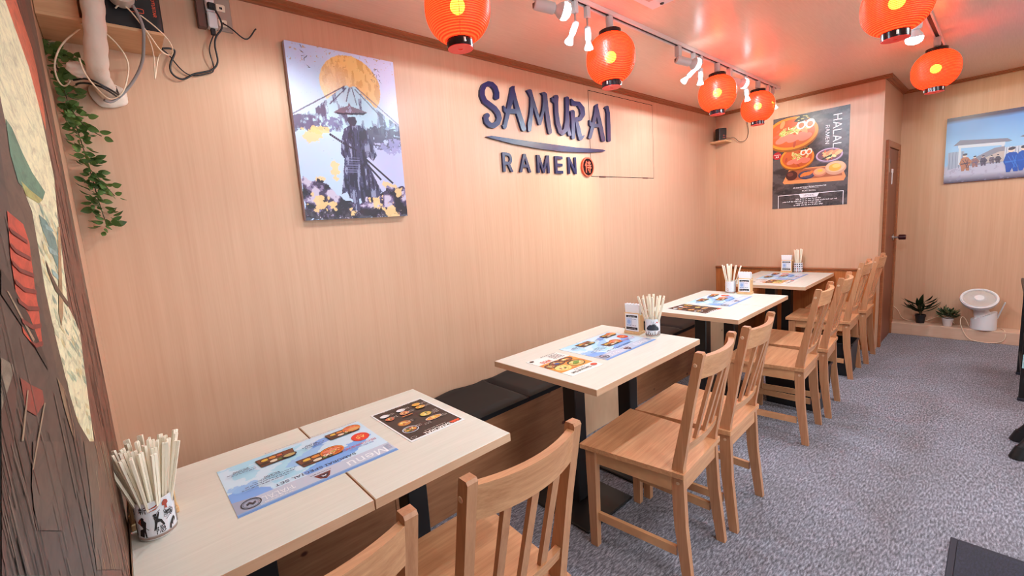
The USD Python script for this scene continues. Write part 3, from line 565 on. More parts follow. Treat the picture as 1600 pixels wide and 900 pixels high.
spot(1.918, TY, (-.32, .22, -.85), 'first slim spotlight on the track, tilted towards the framed canvas', 0.3, True, .098, 46)
spot(2.009, TY, (.10, .04, -1.0), 'slim spotlight hanging straight down beside the second lantern', .12, True, .098, 50)
globe(2.90, TY, (.80, -.50, -.22), 'globe bulb spotlight just past the second lantern', .8)
spot(3.10, TY, (-.50, .62, -.75), 'double headed spotlight tilted towards the lettering on the wall', 1.7, True, .105, 36, (1, 1, .70))
spot(3.20, TY, (.05, .05, -1), 'short slim spotlight between the globe bulb and the third lantern', .3, True, .085, 45)
globe(3.66, TY, (.80, -.50, -.22), 'globe bulb spotlight between the third and fourth lantern', .9)
spot(3.97, TY, (.05, -.12, -1), 'slim spotlight hanging in front of the fourth lantern', .9, True, .095, 50)
spot(4.45, TY, (.8, .12, -.42), 'slim spotlight hidden behind the fourth lantern, placed to light the back wall', 2.0, True, .07, 50)  # head out of view behind the lantern, lit to brighten the back wall
spot(4.57, TY, (.35, -.15, -.9), 'last unlit spotlight at the far end of the track', 0, False, .09)
globe(3.40, TY2, (.25, .10, -.9), 'globe bulb spotlight on the aisle track, between the two lanterns', .7)
spot(4.74, TY2, (1.46, -.46, -.72), 'unseen spotlight on the aisle track, placed to light the far wall canvas', 1.5, True, .07, 40, (1, .98, .62))  # out of view behind the aisle lantern, lights the far canvas
spot(.99, TY, (-.35, .75, -.75), 'unseen spotlight on the track above the frame, placed to light the left wall', 1.2, True, .085, 45)  # out of view, placed to light the near part of the left wall
spot(.62, TY, (-.05, -.02, -1), 'unseen spotlight above the frame, placed to light the nearest table', .9, True, .095, 55)  # out of view, lights the nearest table from above

# ------------------------------------------------------------------ paper lanterns
def lantern():
    t = thing('paper_lantern', 'x', 'lantern', (0, 0, 0), group=None)
    obj('adapter', T(lathe([(0, 0), (.017, 0), (.018, -.004), (.018, -.048), (.016, -.052), (0, -.052)][::-1], 20), (0, 0, 0)), W['lampwhite'], t, smooth=35)
    obj('stem', tube([(0, 0, -.052), (0, 0, -.10)], .006, 10), W['steel'], t, smooth=40)
    obj('top_ring', lathe([(0, -.066), (.050, -.066), (.053, -.068), (.053, -.084), (.050, -.086), (0, -.086)][::-1], 40), W['lacquer'], t, smooth=35)
    n = 34; P = []
    for i in range(n * 4 + 1):
        u = i / (n * 4); z = -.086 - .222 * u
        e = abs(2 * u - 1); r = .050 + .068 * (1 - e ** 2.3) ** .72
        P.append((r - .0016 * (0.5 - 0.5 * math.cos(2 * PI * i / 4 )), z))
    obj('paper_shade', lathe(P[::-1], 64), W['lantern'], t, smooth=True)
    obj('seam', tube([(r * math.cos(-2.2) * 1.002, r * math.sin(-2.2) * 1.002, z) for r, z in P[::4]], .0008, 5), W['reddisc'], t)
    br = obj('bottom_ring', lathe([(.044, -.306), (.047, -.306), (.047, -.334), (.044, -.334)][::-1] + [(.044, -.306)], 40), W['lacquer'], t, smooth=35)
    obj('bottom_disc', lathe([(0, -.329), (.046, -.329), (.046, -.336), (.008, -.336), (.008, -.334), (0, -.334)][::-1], 40), W['reddisc'], br, smooth=35)
    for a in (0.6, 2.6, 4.4): obj('clip', T(bx((.047, -.004, -.328), (.0495, .004, -.312), .0008), rz=a), W['steel'], br)
    obj('bulb', trimesh.creation.icosphere(3, .027).apply_translation((0, 0, -.19)), W['lbulb'], t, smooth=True)
    return t
LA = [(1.235, TY, 'red paper lantern nearest the camera over the tables, beside the framed canvas'), (2.19, TY, 'red paper lantern hanging above the wall lettering'),
      (3.455, TY, 'red paper lantern third along the tables, left of the farthest one'), (4.22, TY, 'red paper lantern farthest along the tables, by the corner speaker'),
      (2.76, TY2, 'red paper lantern over the aisle, cut off by the top edge'), (4.33, TY2, 'red paper lantern farthest over the aisle, in front of the recess')]
l0 = lantern()
for i, (x, y, l) in enumerate(LA):
    if i == 0: UsdGeom.Xformable(l0).GetOrderedXformOps()[0].Set(Gf.Vec3d(x, y, TZ)); tag(l0, l, group='red paper lanterns')
    else: dup(l0, (x, y, TZ), 0.7 * i, l)
    g = UsdLux.SphereLight.Define(stage, f'/World/lantern_glow_{i:03d}'); g.AddTranslateOp().Set(Gf.Vec3d(x, y, TZ - .19)); g.CreateRadiusAttr(.028); g.CreateNormalizeAttr(True)
    g.CreateIntensityAttr(LANTERN_POWER); g.CreateColorAttr(Gf.Vec3f(1, .50, .22))

# ceiling cassette (its corner is at the top edge of the frame) and LED panels added as soft fill, out of frame
ac = thing('ceiling_cassette', 'white square air conditioner cassette in the ceiling at the top edge', 'air conditioner', (2.02, -1.19, ZC))
obj('face_plate', bx((-.30, -.30, -.022), (.30, .30, 0), .006), W['white'], ac)
obj('intake_grille', cat(*[bx((-.19, -.19 + k * .035, -.027), (.19, -.18 + k * .035, -.022), .001) for k in range(11)]), W['white'], ac)
for k in range(4): obj('air_flap', T(bx((-.2, .222, -.026), (.2, .262, -.021), .002), rz=k * PI / 2), W['grill'], ac)
obj('sensor', T(lathe([(0, -.027), (.008, -.026), (.01, -.021), (0, -.021)], 12), (.272, .235, 0)), W['blackp'], ac)
for (x, y, l) in ((1.2, -2.6, 'added ceiling fill panel near the shop front'), (3.2, -2.75, 'added ceiling fill panel farther along the aisle'), (5.0, -2.75, 'added ceiling fill panel near the far wall')):
    p = thing('ceiling_panel', l, 'fill light', (x, y, ZC))
    obj('panel_frame', cat(bx((-.3, -.3, -.02), (.3, -.275, 0)), bx((-.3, .275, -.02), (.3, .3, 0)), bx((-.3, -.275, -.02), (-.275, .275, 0)), bx((.275, -.275, -.02), (.3, .275, 0))), W['white'], p)
    obj('diffuser', bx((-.274, -.274, -.012), (.274, .274, -.002)), W['ledpanel'], p)
    r = UsdLux.RectLight.Define(stage, ppath(p) + '/lamp'); r.AddTranslateOp().Set(Gf.Vec3d(0, 0, -.022)); r.CreateWidthAttr(.54); r.CreateHeightAttr(.54)
    r.CreateIntensityAttr(PANEL_POWER); r.CreateColorAttr(Gf.Vec3f(.94, .97, 1))
# ------------------------------------------------------------------ lettering on the left wall
sg = thing('wall_sign', 'dark blue raised lettering with brush stroke and round red emblem on the left wall', 'sign')
def letter(rings, name='letter'):
    e, hs = rings; P = Polygon(e, hs).buffer(0)
    obj(name, frame_xz(prism(P, .016), -.001), W['navy'], sg)
for k in ('S', 'A', 'M', 'U', 'R', 'A2', 'I'): letter(SIGN[k])
letter(SIGN['swoosh'], 'brush_stroke')
for ch, x0, x1 in (('R', 2.083, 2.168), ('A', 2.228, 2.333), ('M', 2.396, 2.518), ('E', 2.578, 2.66), ('N', 2.719, 2.812)):
    m = meshkit.text_mesh(ch, .118, .013, True); b = m.bounds
    m.apply_translation((-b[0][0], -b[0][1], 0)); m.apply_scale(((x1 - x0) / (b[1][0] - b[0][0]), .118 / (b[1][1] - b[0][1]), 1)); m.apply_translation((x0, 1.697, 0))
    obj('letter', frame_xz(m, -.001), W['navy'], sg)
KSAM = [[(.30, .98), (.20, .78), (.06, .58)], [(.20, .76), (.20, .02)], [(.42, .84), (.90, .84)], [(.66, .99), (.66, .64)], [(.34, .64), (.99, .64)], [(.36, .44), (.99, .44)], [(.77, .62), (.77, .06), (.64, .12)], [(.48, .32), (.58, .18)]]
ec, er = (2.950, 1.752), .068
em = obj('emblem_disc', frame_xz(prism(Point(ec).buffer(er, 24), .012), -.001), W['lacquer'], sg)
obj('emblem_ring', frame_xz(prism(Point(ec).buffer(er + .003, 24).difference(Point(ec).buffer(er - .006, 24)), .015), -.001), W['orange'], em)
ks = unary_union([LineString([(ec[0] - .040 + .080 * a, ec[1] - .044 + .088 * b) for a, b in st]).buffer(.0055, cap_style=2) for st in KSAM])
obj('emblem_character', frame_xz(cat(*[prism(g, .003) for g in getattr(ks, 'geoms', [ks])]), -.013), W['orange'], em)

# ------------------------------------------------------------------ canvas with the hatted swordsman
def c8(*c): return np.array(lin(*c))
def canvas_samurai():
    w, h = .518, .761
    p = Print(w, h, c8(188, 192, 226), 210, 306); X, Y = p.P[:, 0], p.P[:, 1]
    g = p.nz(14, 1); p.blend(np.clip(1.3 - np.hypot(X - .06, Y - .62) / .22, 0, 1), c8(176, 200, 238), .8)
    p.blend(np.clip(1.25 - np.hypot((X - .27), (Y - .50) / 1.4) / .20, 0, 1), c8(176, 218, 236), .8)
    p.blend(np.clip(1 - np.hypot(X - .45, Y - .68) / .2, 0, 1), c8(214, 206, 240), .7)
    p.blend((p.nz(420, 2, 1) > .80) & (Y > .5), c8(150, 170, 214), .5)
    moon = ((X - .283) / .148) ** 2 + ((Y - .612) / .136) ** 2 < 1 + .10 * (p.nz(60, 3) - .5)
    grain = p.nz(40, 4, 5, (1.6, .6)); p.blend(moon, c8(226, 184, 112)); p.blend(moon & (grain > .52), c8(204, 152, 78), .8)
    p.blend(moon * np.clip(1.1 - np.hypot(X - .19, Y - .58) / .13, 0, 1) * (p.nz(300, 5, 2) + .25), c8(236, 226, 206), .9)
    mt = [(-.01, .452), (.06, .470), (.11, .500), (.16, .540), (.21, .580), (.249, .608), (.262, .612), (.275, .606), (.29, .613), (.304, .612), (.34, .575), (.39, .530), (.45, .488), (.53, .445), (.53, .3), (-.01, .3)]
    mm = p.inside(mt, .003, 60, 6); p.blend(mm, c8(176, 212, 230))
    fl = p.nz(30, 7, 5, (2.2, .55)) + .0
    sl = np.abs((X - .275)) / .25
    p.blend(mm & (fl + .25 * sl > .62) & (Y > .40), c8(112, 122, 160), .75)
    p.blend(mm & (fl + .20 * sl > .70) & (Y > .40), c8(66, 62, 96), .85)
    for a, b in (((.304, .612), (.53, .447)), ((.30, .60), (.44, .47)), ((.249, .608), (-.01, .454)), ((.255, .60), (.17, .52)), ((.285, .605), (.30, .53)), ((.27, .60), (.25, .54))):
        t = np.clip(((X - a[0]) * (b[0] - a[0]) + (Y - a[1]) * (b[1] - a[1])) / ((b[0] - a[0]) ** 2 + (b[1] - a[1]) ** 2), 0, 1)
        dd = np.hypot(X - a[0] - t * (b[0] - a[0]), Y - a[1] - t * (b[1] - a[1])); p.blend(dd < .0026 * (.5 + p.nz(80, 8)), c8(70, 66, 98), .85)
    low = np.clip((.415 - Y) / .06, 0, 1); p.blend(low, c8(180, 200, 232)); p.blend(low * (np.hypot(X - .42, Y - .25) < .16), c8(186, 188, 228), .8)
    for (cx_, cy_, rx, ry, col, th) in ((.44, .385, .10, .055, (60, 50, 84), .40), (.47, .345, .07, .04, (150, 150, 200), .5), (.05, .425, .09, .035, (86, 80, 120), .46), (.17, .435, .05, .03, (108, 110, 156), .5)):
        k = np.hypot((X - cx_) / rx, (Y - cy_) / ry) + 1.6 * (p.nz(38, 9) - .5); p.blend((k < 1) & (p.nz(70, 10) > th - .08), c8(*col), .9)
    for (cx_, cy_, rx, ry) in ((.075, .375, .05, .035), (.10, .40, .05, .02), (.16, .225, .022, .05), (.43, .155, .05, .02), (.085, .18, .02, .02)):
        k = np.hypot((X - cx_) / rx, (Y - cy_) / ry) + 1.8 * (p.nz(60, 11) - .5); p.blend(k < .85, c8(232, 196, 132), .85)
    rock = [(0, .205), (.05, .18), (.10, .165), (.14, .12), (.20, .085), (.25, .07), (.31, .11), (.36, .105), (.42, .145), (.46, .125), (.518, .15), (.518, 0), (0, 0)]
    rk = p.inside(rock, .028, 26, 12); rn = p.nz(34, 13, 5)
    p.blend(rk, c8(66, 52, 84)); p.blend(rk & (rn > .53), c8(136, 120, 158), .9); p.blend(rk & (rn > .60), c8(206, 196, 218), .8); p.blend(rk & (rn < .42), c8(34, 26, 42))
    p.blend((Y < .045 + .03 * (p.nz(30, 14) - .5)) & (p.nz(90, 15) < .62), c8(38, 24, 38), .9)
    for (cx_, cy_, r) in ((.07, .085, .05), (.43, .025, .045), (.35, .085, .045), (.22, .03, .02), (.13, .06, .03), (.48, .12, .03)):
        k = np.hypot(X - cx_, Y - cy_) / r + 1.9 * (p.nz(70, 16) - .5); p.blend(k < .7, c8(236, 198, 140), .9)
    p.blend((p.nz(150, 17, 1) > .87) & (Y > .68), c8(190, 150, 90), .8)
    p.blend((p.nz(120, 18, 1) > .90) & (Y < .5), c8(80, 70, 100), .6)
    D, D2, Lt = c8(62, 58, 92), c8(34, 30, 52), c8(168, 178, 214)
    def dark(pts, col=D, a=.002, sd=20): m = p.inside(pts, a, 90, sd); p.blend(m, col); return m
    body = [[(.240, .425), (.225, .415), (.205, .36), (.196, .30), (.212, .275), (.245, .285), (.30, .27), (.335, .29), (.355, .27), (.378, .30), (.36, .36), (.335, .415), (.31, .435), (.27, .44)],
            [(.215, .30), (.205, .25), (.195, .19), (.178, .115), (.205, .125), (.215, .095), (.25, .09), (.30, .10), (.36, .095), (.385, .125), (.35, .20), (.325, .28), (.30, .29)],
            [(.225, .10), (.262, .10), (.258, .055), (.265, .035), (.215, .035), (.235, .06)], [(.27, .10), (.295, .11), (.29, .075), (.272, .07)]]
    ms = np.zeros(len(p.P), bool)
    for b in body: ms |= dark(b)
    st = p.nz(36, 21, 4, (2.6, .5)); p.blend(ms & (st > .60), Lt, .55); p.blend(ms & (st < .45), D2, .9)
    p.blend(ms & (np.abs(((Y * 90) % 1) - .5) < .2) & (Y < .285) & (Y > .21) & (np.abs(X - .25) < .035), c8(120, 122, 160), .7)
    dark([(.25, .47), (.285, .475), (.292, .452), (.28, .432), (.255, .432), (.245, .455)], c8(52, 46, 70))
    dark([(.182, .484), (.215, .506), (.255, .520), (.262, .538), (.270, .520), (.31, .512), (.350, .500), (.33, .488), (.27, .482), (.21, .478)], c8(112, 98, 116), .001)
    p.blend(p.inside([(.182, .484), (.21, .478), (.27, .482), (.33, .488), (.35, .5), (.27, .490)], .001), D2)
    p.blend(p.inside([(.255, .520), (.268, .520), (.275, .49), (.24, .49)], 0) & (p.nz(160, 22) > .5), Lt, .6)
    for a, b, wd in (((.152, .386), (.222, .344), .0050), ((.222, .344), (.275, .318), .004), ((.315, .283), (.452, .166), .0046), ((.315, .262), (.388, .182), .0048)):
        p.poly(LineString([a, b]).buffer(wd, cap_style=2), c8(44, 38, 60), up=False)
    for k in range(7): p.line([(.160 + k * .008, .377 - k * .0048), (.164 + k * .008, .385 - k * .0048)], .0016, c8(150, 150, 180))
    for x0, y0, sd in ((.075, .735, 1), (.40, .70, 2), (.425, .715, 3)):
        r = np.random.default_rng(sd); q = np.array((x0, y0))
        for k in range(7):
            a = q + r.uniform(-.010, .010, 2); p.line([a, a + r.uniform(-.014, .014, 2), a + r.uniform(-.012, .012, 2)], .0014, c8(60, 52, 60), up=False); q = q + (r.uniform(-.002, .004), -.011)
    return p
cv = thing('canvas_print', 'tall canvas print of a swordsman in a straw hat before a golden moon and mountain', 'picture')
canvas_samurai().build('printed_face', (.845, -.030, 1.4515), (1, 0, 0), (0, 0, 1), W['print'], cv, step=.00004)
obj('canvas_wrap', bx((.8452, -.0298, 1.4517), (1.3628, -.002, 2.2123), .001), W['canvas_side'], cv)

# ------------------------------------------------------------------ the street scene canvas on the far wall: a plain old street under a blue sky
def canvas_street():
    w, h = .90, .589
    p = Print(w, h, c8(150, 196, 240), 190, 124); X, Y = p.P[:, 0], p.P[:, 1]
    p.blend(np.clip((Y - .30) / .26, 0, 1), c8(96, 150, 226)); p.blend(np.clip((Y - .535 + .02 * (p.nz(6, 31) - .5)) / .03, 0, 1), c8(70, 62, 104))
    gr = np.clip((.17 - Y) / .03, 0, 1); p.blend(gr, c8(186, 188, 214)); p.blend(np.clip((.07 - Y) / .07, 0, 1), c8(74, 58, 84)); p.blend((Y < .15) & (p.nz(50, 32) > .6), c8(150, 146, 180), .5)
    R, Wl, Bm = c8(128, 130, 152), c8(206, 214, 230), c8(176, 158, 150)
    p.poly([(.02, .12), (.02, .28), (.12, .28), (.12, .15)], c8(158, 172, 198))
    for k in range(5): p.line([(.03 + k * .02, .13), (.03 + k * .02, .28)], .003, c8(120, 130, 160), up=(k == 0))
    p.poly([(.05, .335), (.09, .38), (.37, .345), (.40, .32), (.38, .315), (.06, .335)], R); p.poly([(.08, .335), (.08, .31), (.36, .29), (.36, .318)], Wl)
    p.rect(.085, .16, .10, .32, Wl); p.rect(.34, .16, .355, .31, Wl)
    p.poly([(.12, .17), (.30, .275), (.36, .28), (.36, .15), (.16, .14)], c8(140, 142, 160)); p.poly([(.17, .16), (.33, .24), (.36, .24), (.36, .15)], c8(190, 180, 180))
    p.rect(.36, .15, .50, .27, c8(198, 206, 224)); 
    for k in range(8): p.line([(.37 + k * .017, .15), (.37 + k * .017, .27)], .003, c8(140, 148, 176), up=(k == 0))
    p.poly([(.44, .345), (.72, .50), (.90, .49), (.90, .42), (.70, .43), (.47, .335)], R); p.poly([(.47, .335), (.70, .43), (.90, .42), (.90, .14), (.50, .14), (.47, .25)], c8(200, 202, 218))
    p.poly([(.56, .335), (.70, .385), (.70, .345), (.56, .30)], c8(110, 150, 190)); p.poly([(.50, .285), (.74, .335), (.90, .33), (.90, .31), (.74, .31), (.50, .265)], R); p.poly([(.52, .15), (.52, .262), (.72, .30), (.72, .15)], Bm)
    for k in range(9): p.line([(.535 + k * .02, .15), (.535 + k * .02, .265 + k * .003)], .003, c8(130, 110, 110), up=(k == 0))
    def twig(x, y, a, l, wd, r):
        x1, y1 = x + l * math.cos(a), y + l * math.sin(a); p.line([(x, y), (x1, y1)], wd, c8(58, 52, 70), up=False)
        if l > .018:
            for da in (-.5, .45): twig(x1, y1, a + da + r.uniform(-.25, .25), l * r.uniform(.62, .8), wd * .7, r)
    p.lv += 1; twig(.83, .14, 1.75, .10, .012, np.random.default_rng(5))
    p.ell(.93, .50, .11, .085, c8(206, 214, 236))
    def fig(x, y, s, c, c2, hat=None):
        p.poly([(x - .024 * s, y), (x - .03 * s, y + .05 * s), (x - .042 * s, y + .08 * s), (x - .03 * s, y + .135 * s), (x - .006 * s, y + .15 * s), (x + .02 * s, y + .14 * s), (x + .05 * s, y + .09 * s), (x + .03 * s, y + .05 * s), (x + .034 * s, y), (x + .012 * s, y + .002), (x + .004 * s, y + .03 * s), (x - .006 * s, y)], c)
        for a, b in ((-.02, .04), (.0, .06), (.02, .02)): p.line([(x + a * s, y + .12 * s), (x + b * s * .5, y + .03 * s)], .004 * s, c2, False)
        p.poly([(x - .032 * s, y + .07 * s), (x + .036 * s, y + .076 * s), (x + .036 * s, y + .085 * s), (x - .034 * s, y + .08 * s)], c2, False)
        p.ell(x - .006 * s, y + .162 * s, .016 * s, .018 * s, c8(232, 212, 200)); p.ell(x - .004 * s, y + .172 * s, .018 * s, .011 * s, hat or c8(70, 66, 84), 15)
    for x, y, s, c, c2 in ((.19, .125, .55, (150, 110, 110), (90, 90, 130)), (.13, .10, .85, (176, 120, 96), (70, 60, 80)), (.24, .13, .5, (90, 84, 110), (60, 60, 80)), (.29, .14, .42, (120, 110, 130), (80, 70, 80)), (.325, .14, .42, (90, 84, 100), (60, 60, 80)),
                           (.405, .055, 1.15, (38, 84, 182), (60, 120, 214)), (.475, .06, 1.15, (44, 90, 186), (50, 100, 200)), (.57, .085, 1.0, (70, 74, 130), (160, 170, 200)), (.64, .06, .9, (214, 220, 236), (70, 80, 140)), (.84, .08, 1.0, (200, 204, 222), (70, 92, 170))):
        fig(x, y, s, c8(*c), c8(*c2))
    p.poly([(.72, .06), (.70, .13), (.76, .19), (.84, .17), (.82, .09)], c8(226, 150, 116)); p.poly([(.735, .055), (.74, .09), (.82, .09), (.83, .05)], c8(90, 110, 190))
    return p
us = thing('canvas_print', 'wide canvas print of an old street under a blue sky on the far wall', 'picture')
canvas_street().build('printed_face', (XF - .025, -1.669, 1.4515), (0, -1, 0), (0, 0, 1), W['print'], us, step=.00006)
obj('canvas_wrap', bx((XF - .0248, -1.6692, 1.4517), (XF - .001, -2.5688, 2.0403), .001), W['canvas_side'], us)

# ------------------------------------------------------------------ food pictures used on the printed sheets
def bowl(p, x, y, rx, ry, rim, seed, soup=(196, 92, 44), kind='ramen', rot=0):
    r = np.random.default_rng(seed); d = lambda u, v: (x + rx * u, y + ry * v)
    p.ell(x, y - ry * .14, rx, ry, c8(*[int(c * .62) for c in rim]), rot); p.ell(x, y, rx, ry, c8(*rim), rot); p.ell(x, y, rx * .88, ry * .85, c8(*soup), rot)
    p.lv += 1
    for k in range(26):
        a, q = r.uniform(0, 2 * PI), r.uniform(0, .72); u, v = d(q * math.cos(a), q * math.sin(a)); c = [(222, 150, 96), (236, 180, 120), (208, 96, 66), (232, 196, 130), (176, 72, 48)][r.integers(5)]
        p.ell(u, v, rx * r.uniform(.08, .2), ry * r.uniform(.05, .13), c8(*c), r.uniform(0, 180), up=False)
    p.lv += 1
    if kind == 'ramen':
        for k in range(5): u, v = d(-.35 + k * .22, -.34 + .1 * (k % 2)); p.ell(u, v, rx * .26, ry * .2, c8(226, 128, 108), 20, up=False)
        p.lv += 1
        for k in range(22): u, v = d(r.uniform(-.3, .25), r.uniform(-.1, .35)); p.line([(u, v), (u + rx * r.uniform(-.2, .2), v + ry * r.uniform(-.15, .15))], ry * .05, c8(*[(196, 214, 110), (232, 236, 170), (150, 180, 70)][r.integers(3)]), up=False)
        for a in (.38, .70):
            u, v = d(a, .42); p.ell(u, v, rx * .17, ry * .28, c8(246, 238, 226), -25); p.ell(u, v - ry * .03, rx * .10, ry * .16, c8(226, 112, 60), -25)
        p.poly([d(.1, .7), d(.35, 1.05), d(.75, .95), d(.62, .66), d(.3, .6)], c8(34, 38, 30))
        p.lv += 1
        for k in range(10): u, v = d(r.uniform(.2, .65), r.uniform(.7, .95)); p.ell(u, v, rx * .04, ry * .03, c8(186, 172, 96), up=False)
    if kind == 'plate':
        for k in range(6): u, v = d(r.uniform(-.5, .5), r.uniform(-.4, .4)); p.ell(u, v, rx * .22, ry * .2, c8(*[(240, 206, 110), (226, 160, 60), (250, 228, 160), (90, 110, 50)][r.integers(4)]), r.uniform(0, 180), up=False)
def setmeal(p, x0, y0, w, h, seed, big=True):
    p.poly([(x0, y0), (x0 + w, y0), (x0 + w * .94, y0 + h), (x0 + w * .06, y0 + h)], c8(84, 46, 34)); p.poly([(x0 + w * .02, y0 + h * .08), (x0 + w * .98, y0 + h * .08), (x0 + w * .92, y0 + h * .92), (x0 + w * .08, y0 + h * .92)], c8(120, 66, 44))
    r = np.random.default_rng(seed)
    for k, (u, v, s) in enumerate(((.78, .3, .12), (.58, .28, .13), (.84, .7, .11), (.6, .74, .13), (.42, .78, .10), (.4, .3, .1))):
        c = [(230, 190, 70), (226, 140, 60), (60, 40, 34), (232, 214, 190), (110, 130, 60), (200, 96, 60)][k]; p.ell(x0 + w * u, y0 + h * v, w * s, h * s * 1.5, c8(40, 34, 38)); p.ell(x0 + w * u, y0 + h * v, w * s * .8, h * s * 1.2, c8(*c))
    if big: bowl(p, x0 + w * .22, y0 + h * .42, w * .27, h * .52, (236, 132, 44), seed)

# ------------------------------------------------------------------ the large menu sheet
def menu_big():
    w, h = .440, .297
    p = Print(w, h, c8(206, 233, 252), 150, 100); X, Y = p.P[:, 0], p.P[:, 1]; D = h - Y            # D: distance below the top edge (the top is the grey band)
    B1, B2, B3 = c8(112, 166, 240), c8(148, 196, 246), c8(168, 222, 246)
    p.blend((X > .2) & (p.nz(16, 41, 4, (1, 1.4)) > .52) & (Y < .20), B3, .9)
    for pts, col, sd in (([(.03, .20), (.10, .155), (.17, .13), (.26, .10), (.25, .07), (.16, .06), (.10, .10), (.02, .16)], B1, 42), ([(.21, .12), (.29, .16), (.26, .19), (.18, .23), (.14, .22), (.2, .17)], B2, 43),
                         ([(.30, .02), (.44, .02), (.44, .13), (.40, .16), (.37, .11), (.33, .07)], B1, 44), ([(.37, .11), (.43, .13), (.435, .17), (.36, .15)], B2, 45), ([(.13, .235), (.19, .22), (.18, .26), (.12, .27)], B1, 46)):
        pts = [(a, h - b) if sd in (99,) else (a, h - b) for a, b in pts]; p.blend(p.inside(pts, .016, 40, sd), col, .9)
    hb = D < 0; p.blend(Y > h - .069 + .0, c8(194, 203, 222)); 
    def gv(d): return h - (.297 - d)      # d in metres from the plain lower edge
    p.poly([(0, h - .016), (w, h - .016), (w, h), (0, h)], c8(132, 172, 222)); p.poly([(0, h - .010), (w, h - .010), (w, h), (0, h)], c8(104, 150, 212), False)
    p.poly([(.385, h - .070), (w, h - .082), (w, h - .016), (.385, h - .016)], c8(164, 172, 196))
    p.text('Menu', .024, h - .052, .036, c8(236, 242, 250), wid=.122)
    for k in range(6): p.line([(.006 + k * .003, h - .06), (.006 + k * .003, h - .026)], .0012, c8(130, 142, 176), up=(k == 0))
    p.poly([(.195, h - .046), (.243, h - .046), (.232, h - .022), (.219, h - .012), (.206, h - .022)], c8(120, 50, 46)); p.poly([(.203, h - .040), (.234, h - .040), (.226, h - .024), (.219, h - .018), (.211, h - .024)], c8(48, 44, 66))
    p.poly([(.211, h - .036), (.218, h - .031), (.226, h - .036), (.223, h - .027), (.214, h - .027)], c8(226, 230, 240)); p.words(.19, h - .056, .06, .004, c8(120, 90, 100), 3)
    p.text('HALAL', .300, h - .053, .022, c8(238, 242, 250), wid=.076)
    p.words(.295, h - .034, .07, .005, c8(236, 240, 248), 4); p.words(.305, h - .024, .07, .004, c8(236, 240, 248), 5)
    p.ell(.402, h - .044, .0245, .0245, c8(56, 56, 66), ring=.0032); p.ell(.402, h - .044, .019, .019, c8(56, 56, 66), ring=.001)
    for a in (-.5, .1, .7): p.line([(.391, h - .046 + .006 * a), (.399, h - .039 + .006 * a), (.405, h - .049 + .006 * a), (.413, h - .042 + .006 * a)], .0022, c8(56, 56, 66))
    p.text('SAMURAI SPECIAL SET', .103, h - .0885, .0135, c8(38, 44, 84), wid=.231)
    p.ell(.046, .122, .029, .030, c8(228, 58, 40)); p.text('A5', .046, .116, .017, c8(246, 206, 120), anchor='c', bold=True); p.words(.033, .108, .026, .004, c8(246, 206, 120), 6)
    p.text('RECOMMEND', .016, .165, .0125, c8(224, 110, 130), wid=.108); p.words(.03, .184, .08, .006, c8(150, 170, 210), 7)
    y = lambda d: d
    setmeal(p, .120, y(.124), .134, .054, 3); setmeal(p, .233, y(.027), .110, .055, 4, False); setmeal(p, .019, y(.027), .112, .046, 5)
    p.ell(.255, y(.07), .022, .014, c8(60, 50, 56)); p.ell(.255, y(.07), .017, .010, c8(190, 170, 110)); p.ell(.040, y(.055), .024, .015, c8(232, 140, 60)); p.ell(.040, y(.055), .018, .010, c8(220, 170, 110))
    p.text('¥6,600', .305, y(.148), .009, c8(38, 44, 84), bold=True); p.text('¥5,000', .366, y(.053), .009, c8(38, 44, 84), bold=True); p.text('¥3,000', .165, y(.052), .008, c8(38, 44, 84), bold=True)
    for k, (a, b, l) in enumerate(((.262, .160, .12), (.27, .172, .13), (.35, .075, .07), (.35, .066, .075), (.145, .062, .07), (.15, .072, .06), (.29, .185, .12))): p.words(a, y(b), l, .0045, c8(60, 72, 120), 20 + k)
    p.words(.01, h - (.297 - .006), .3, .0035, c8(120, 140, 180), 30)
    return p
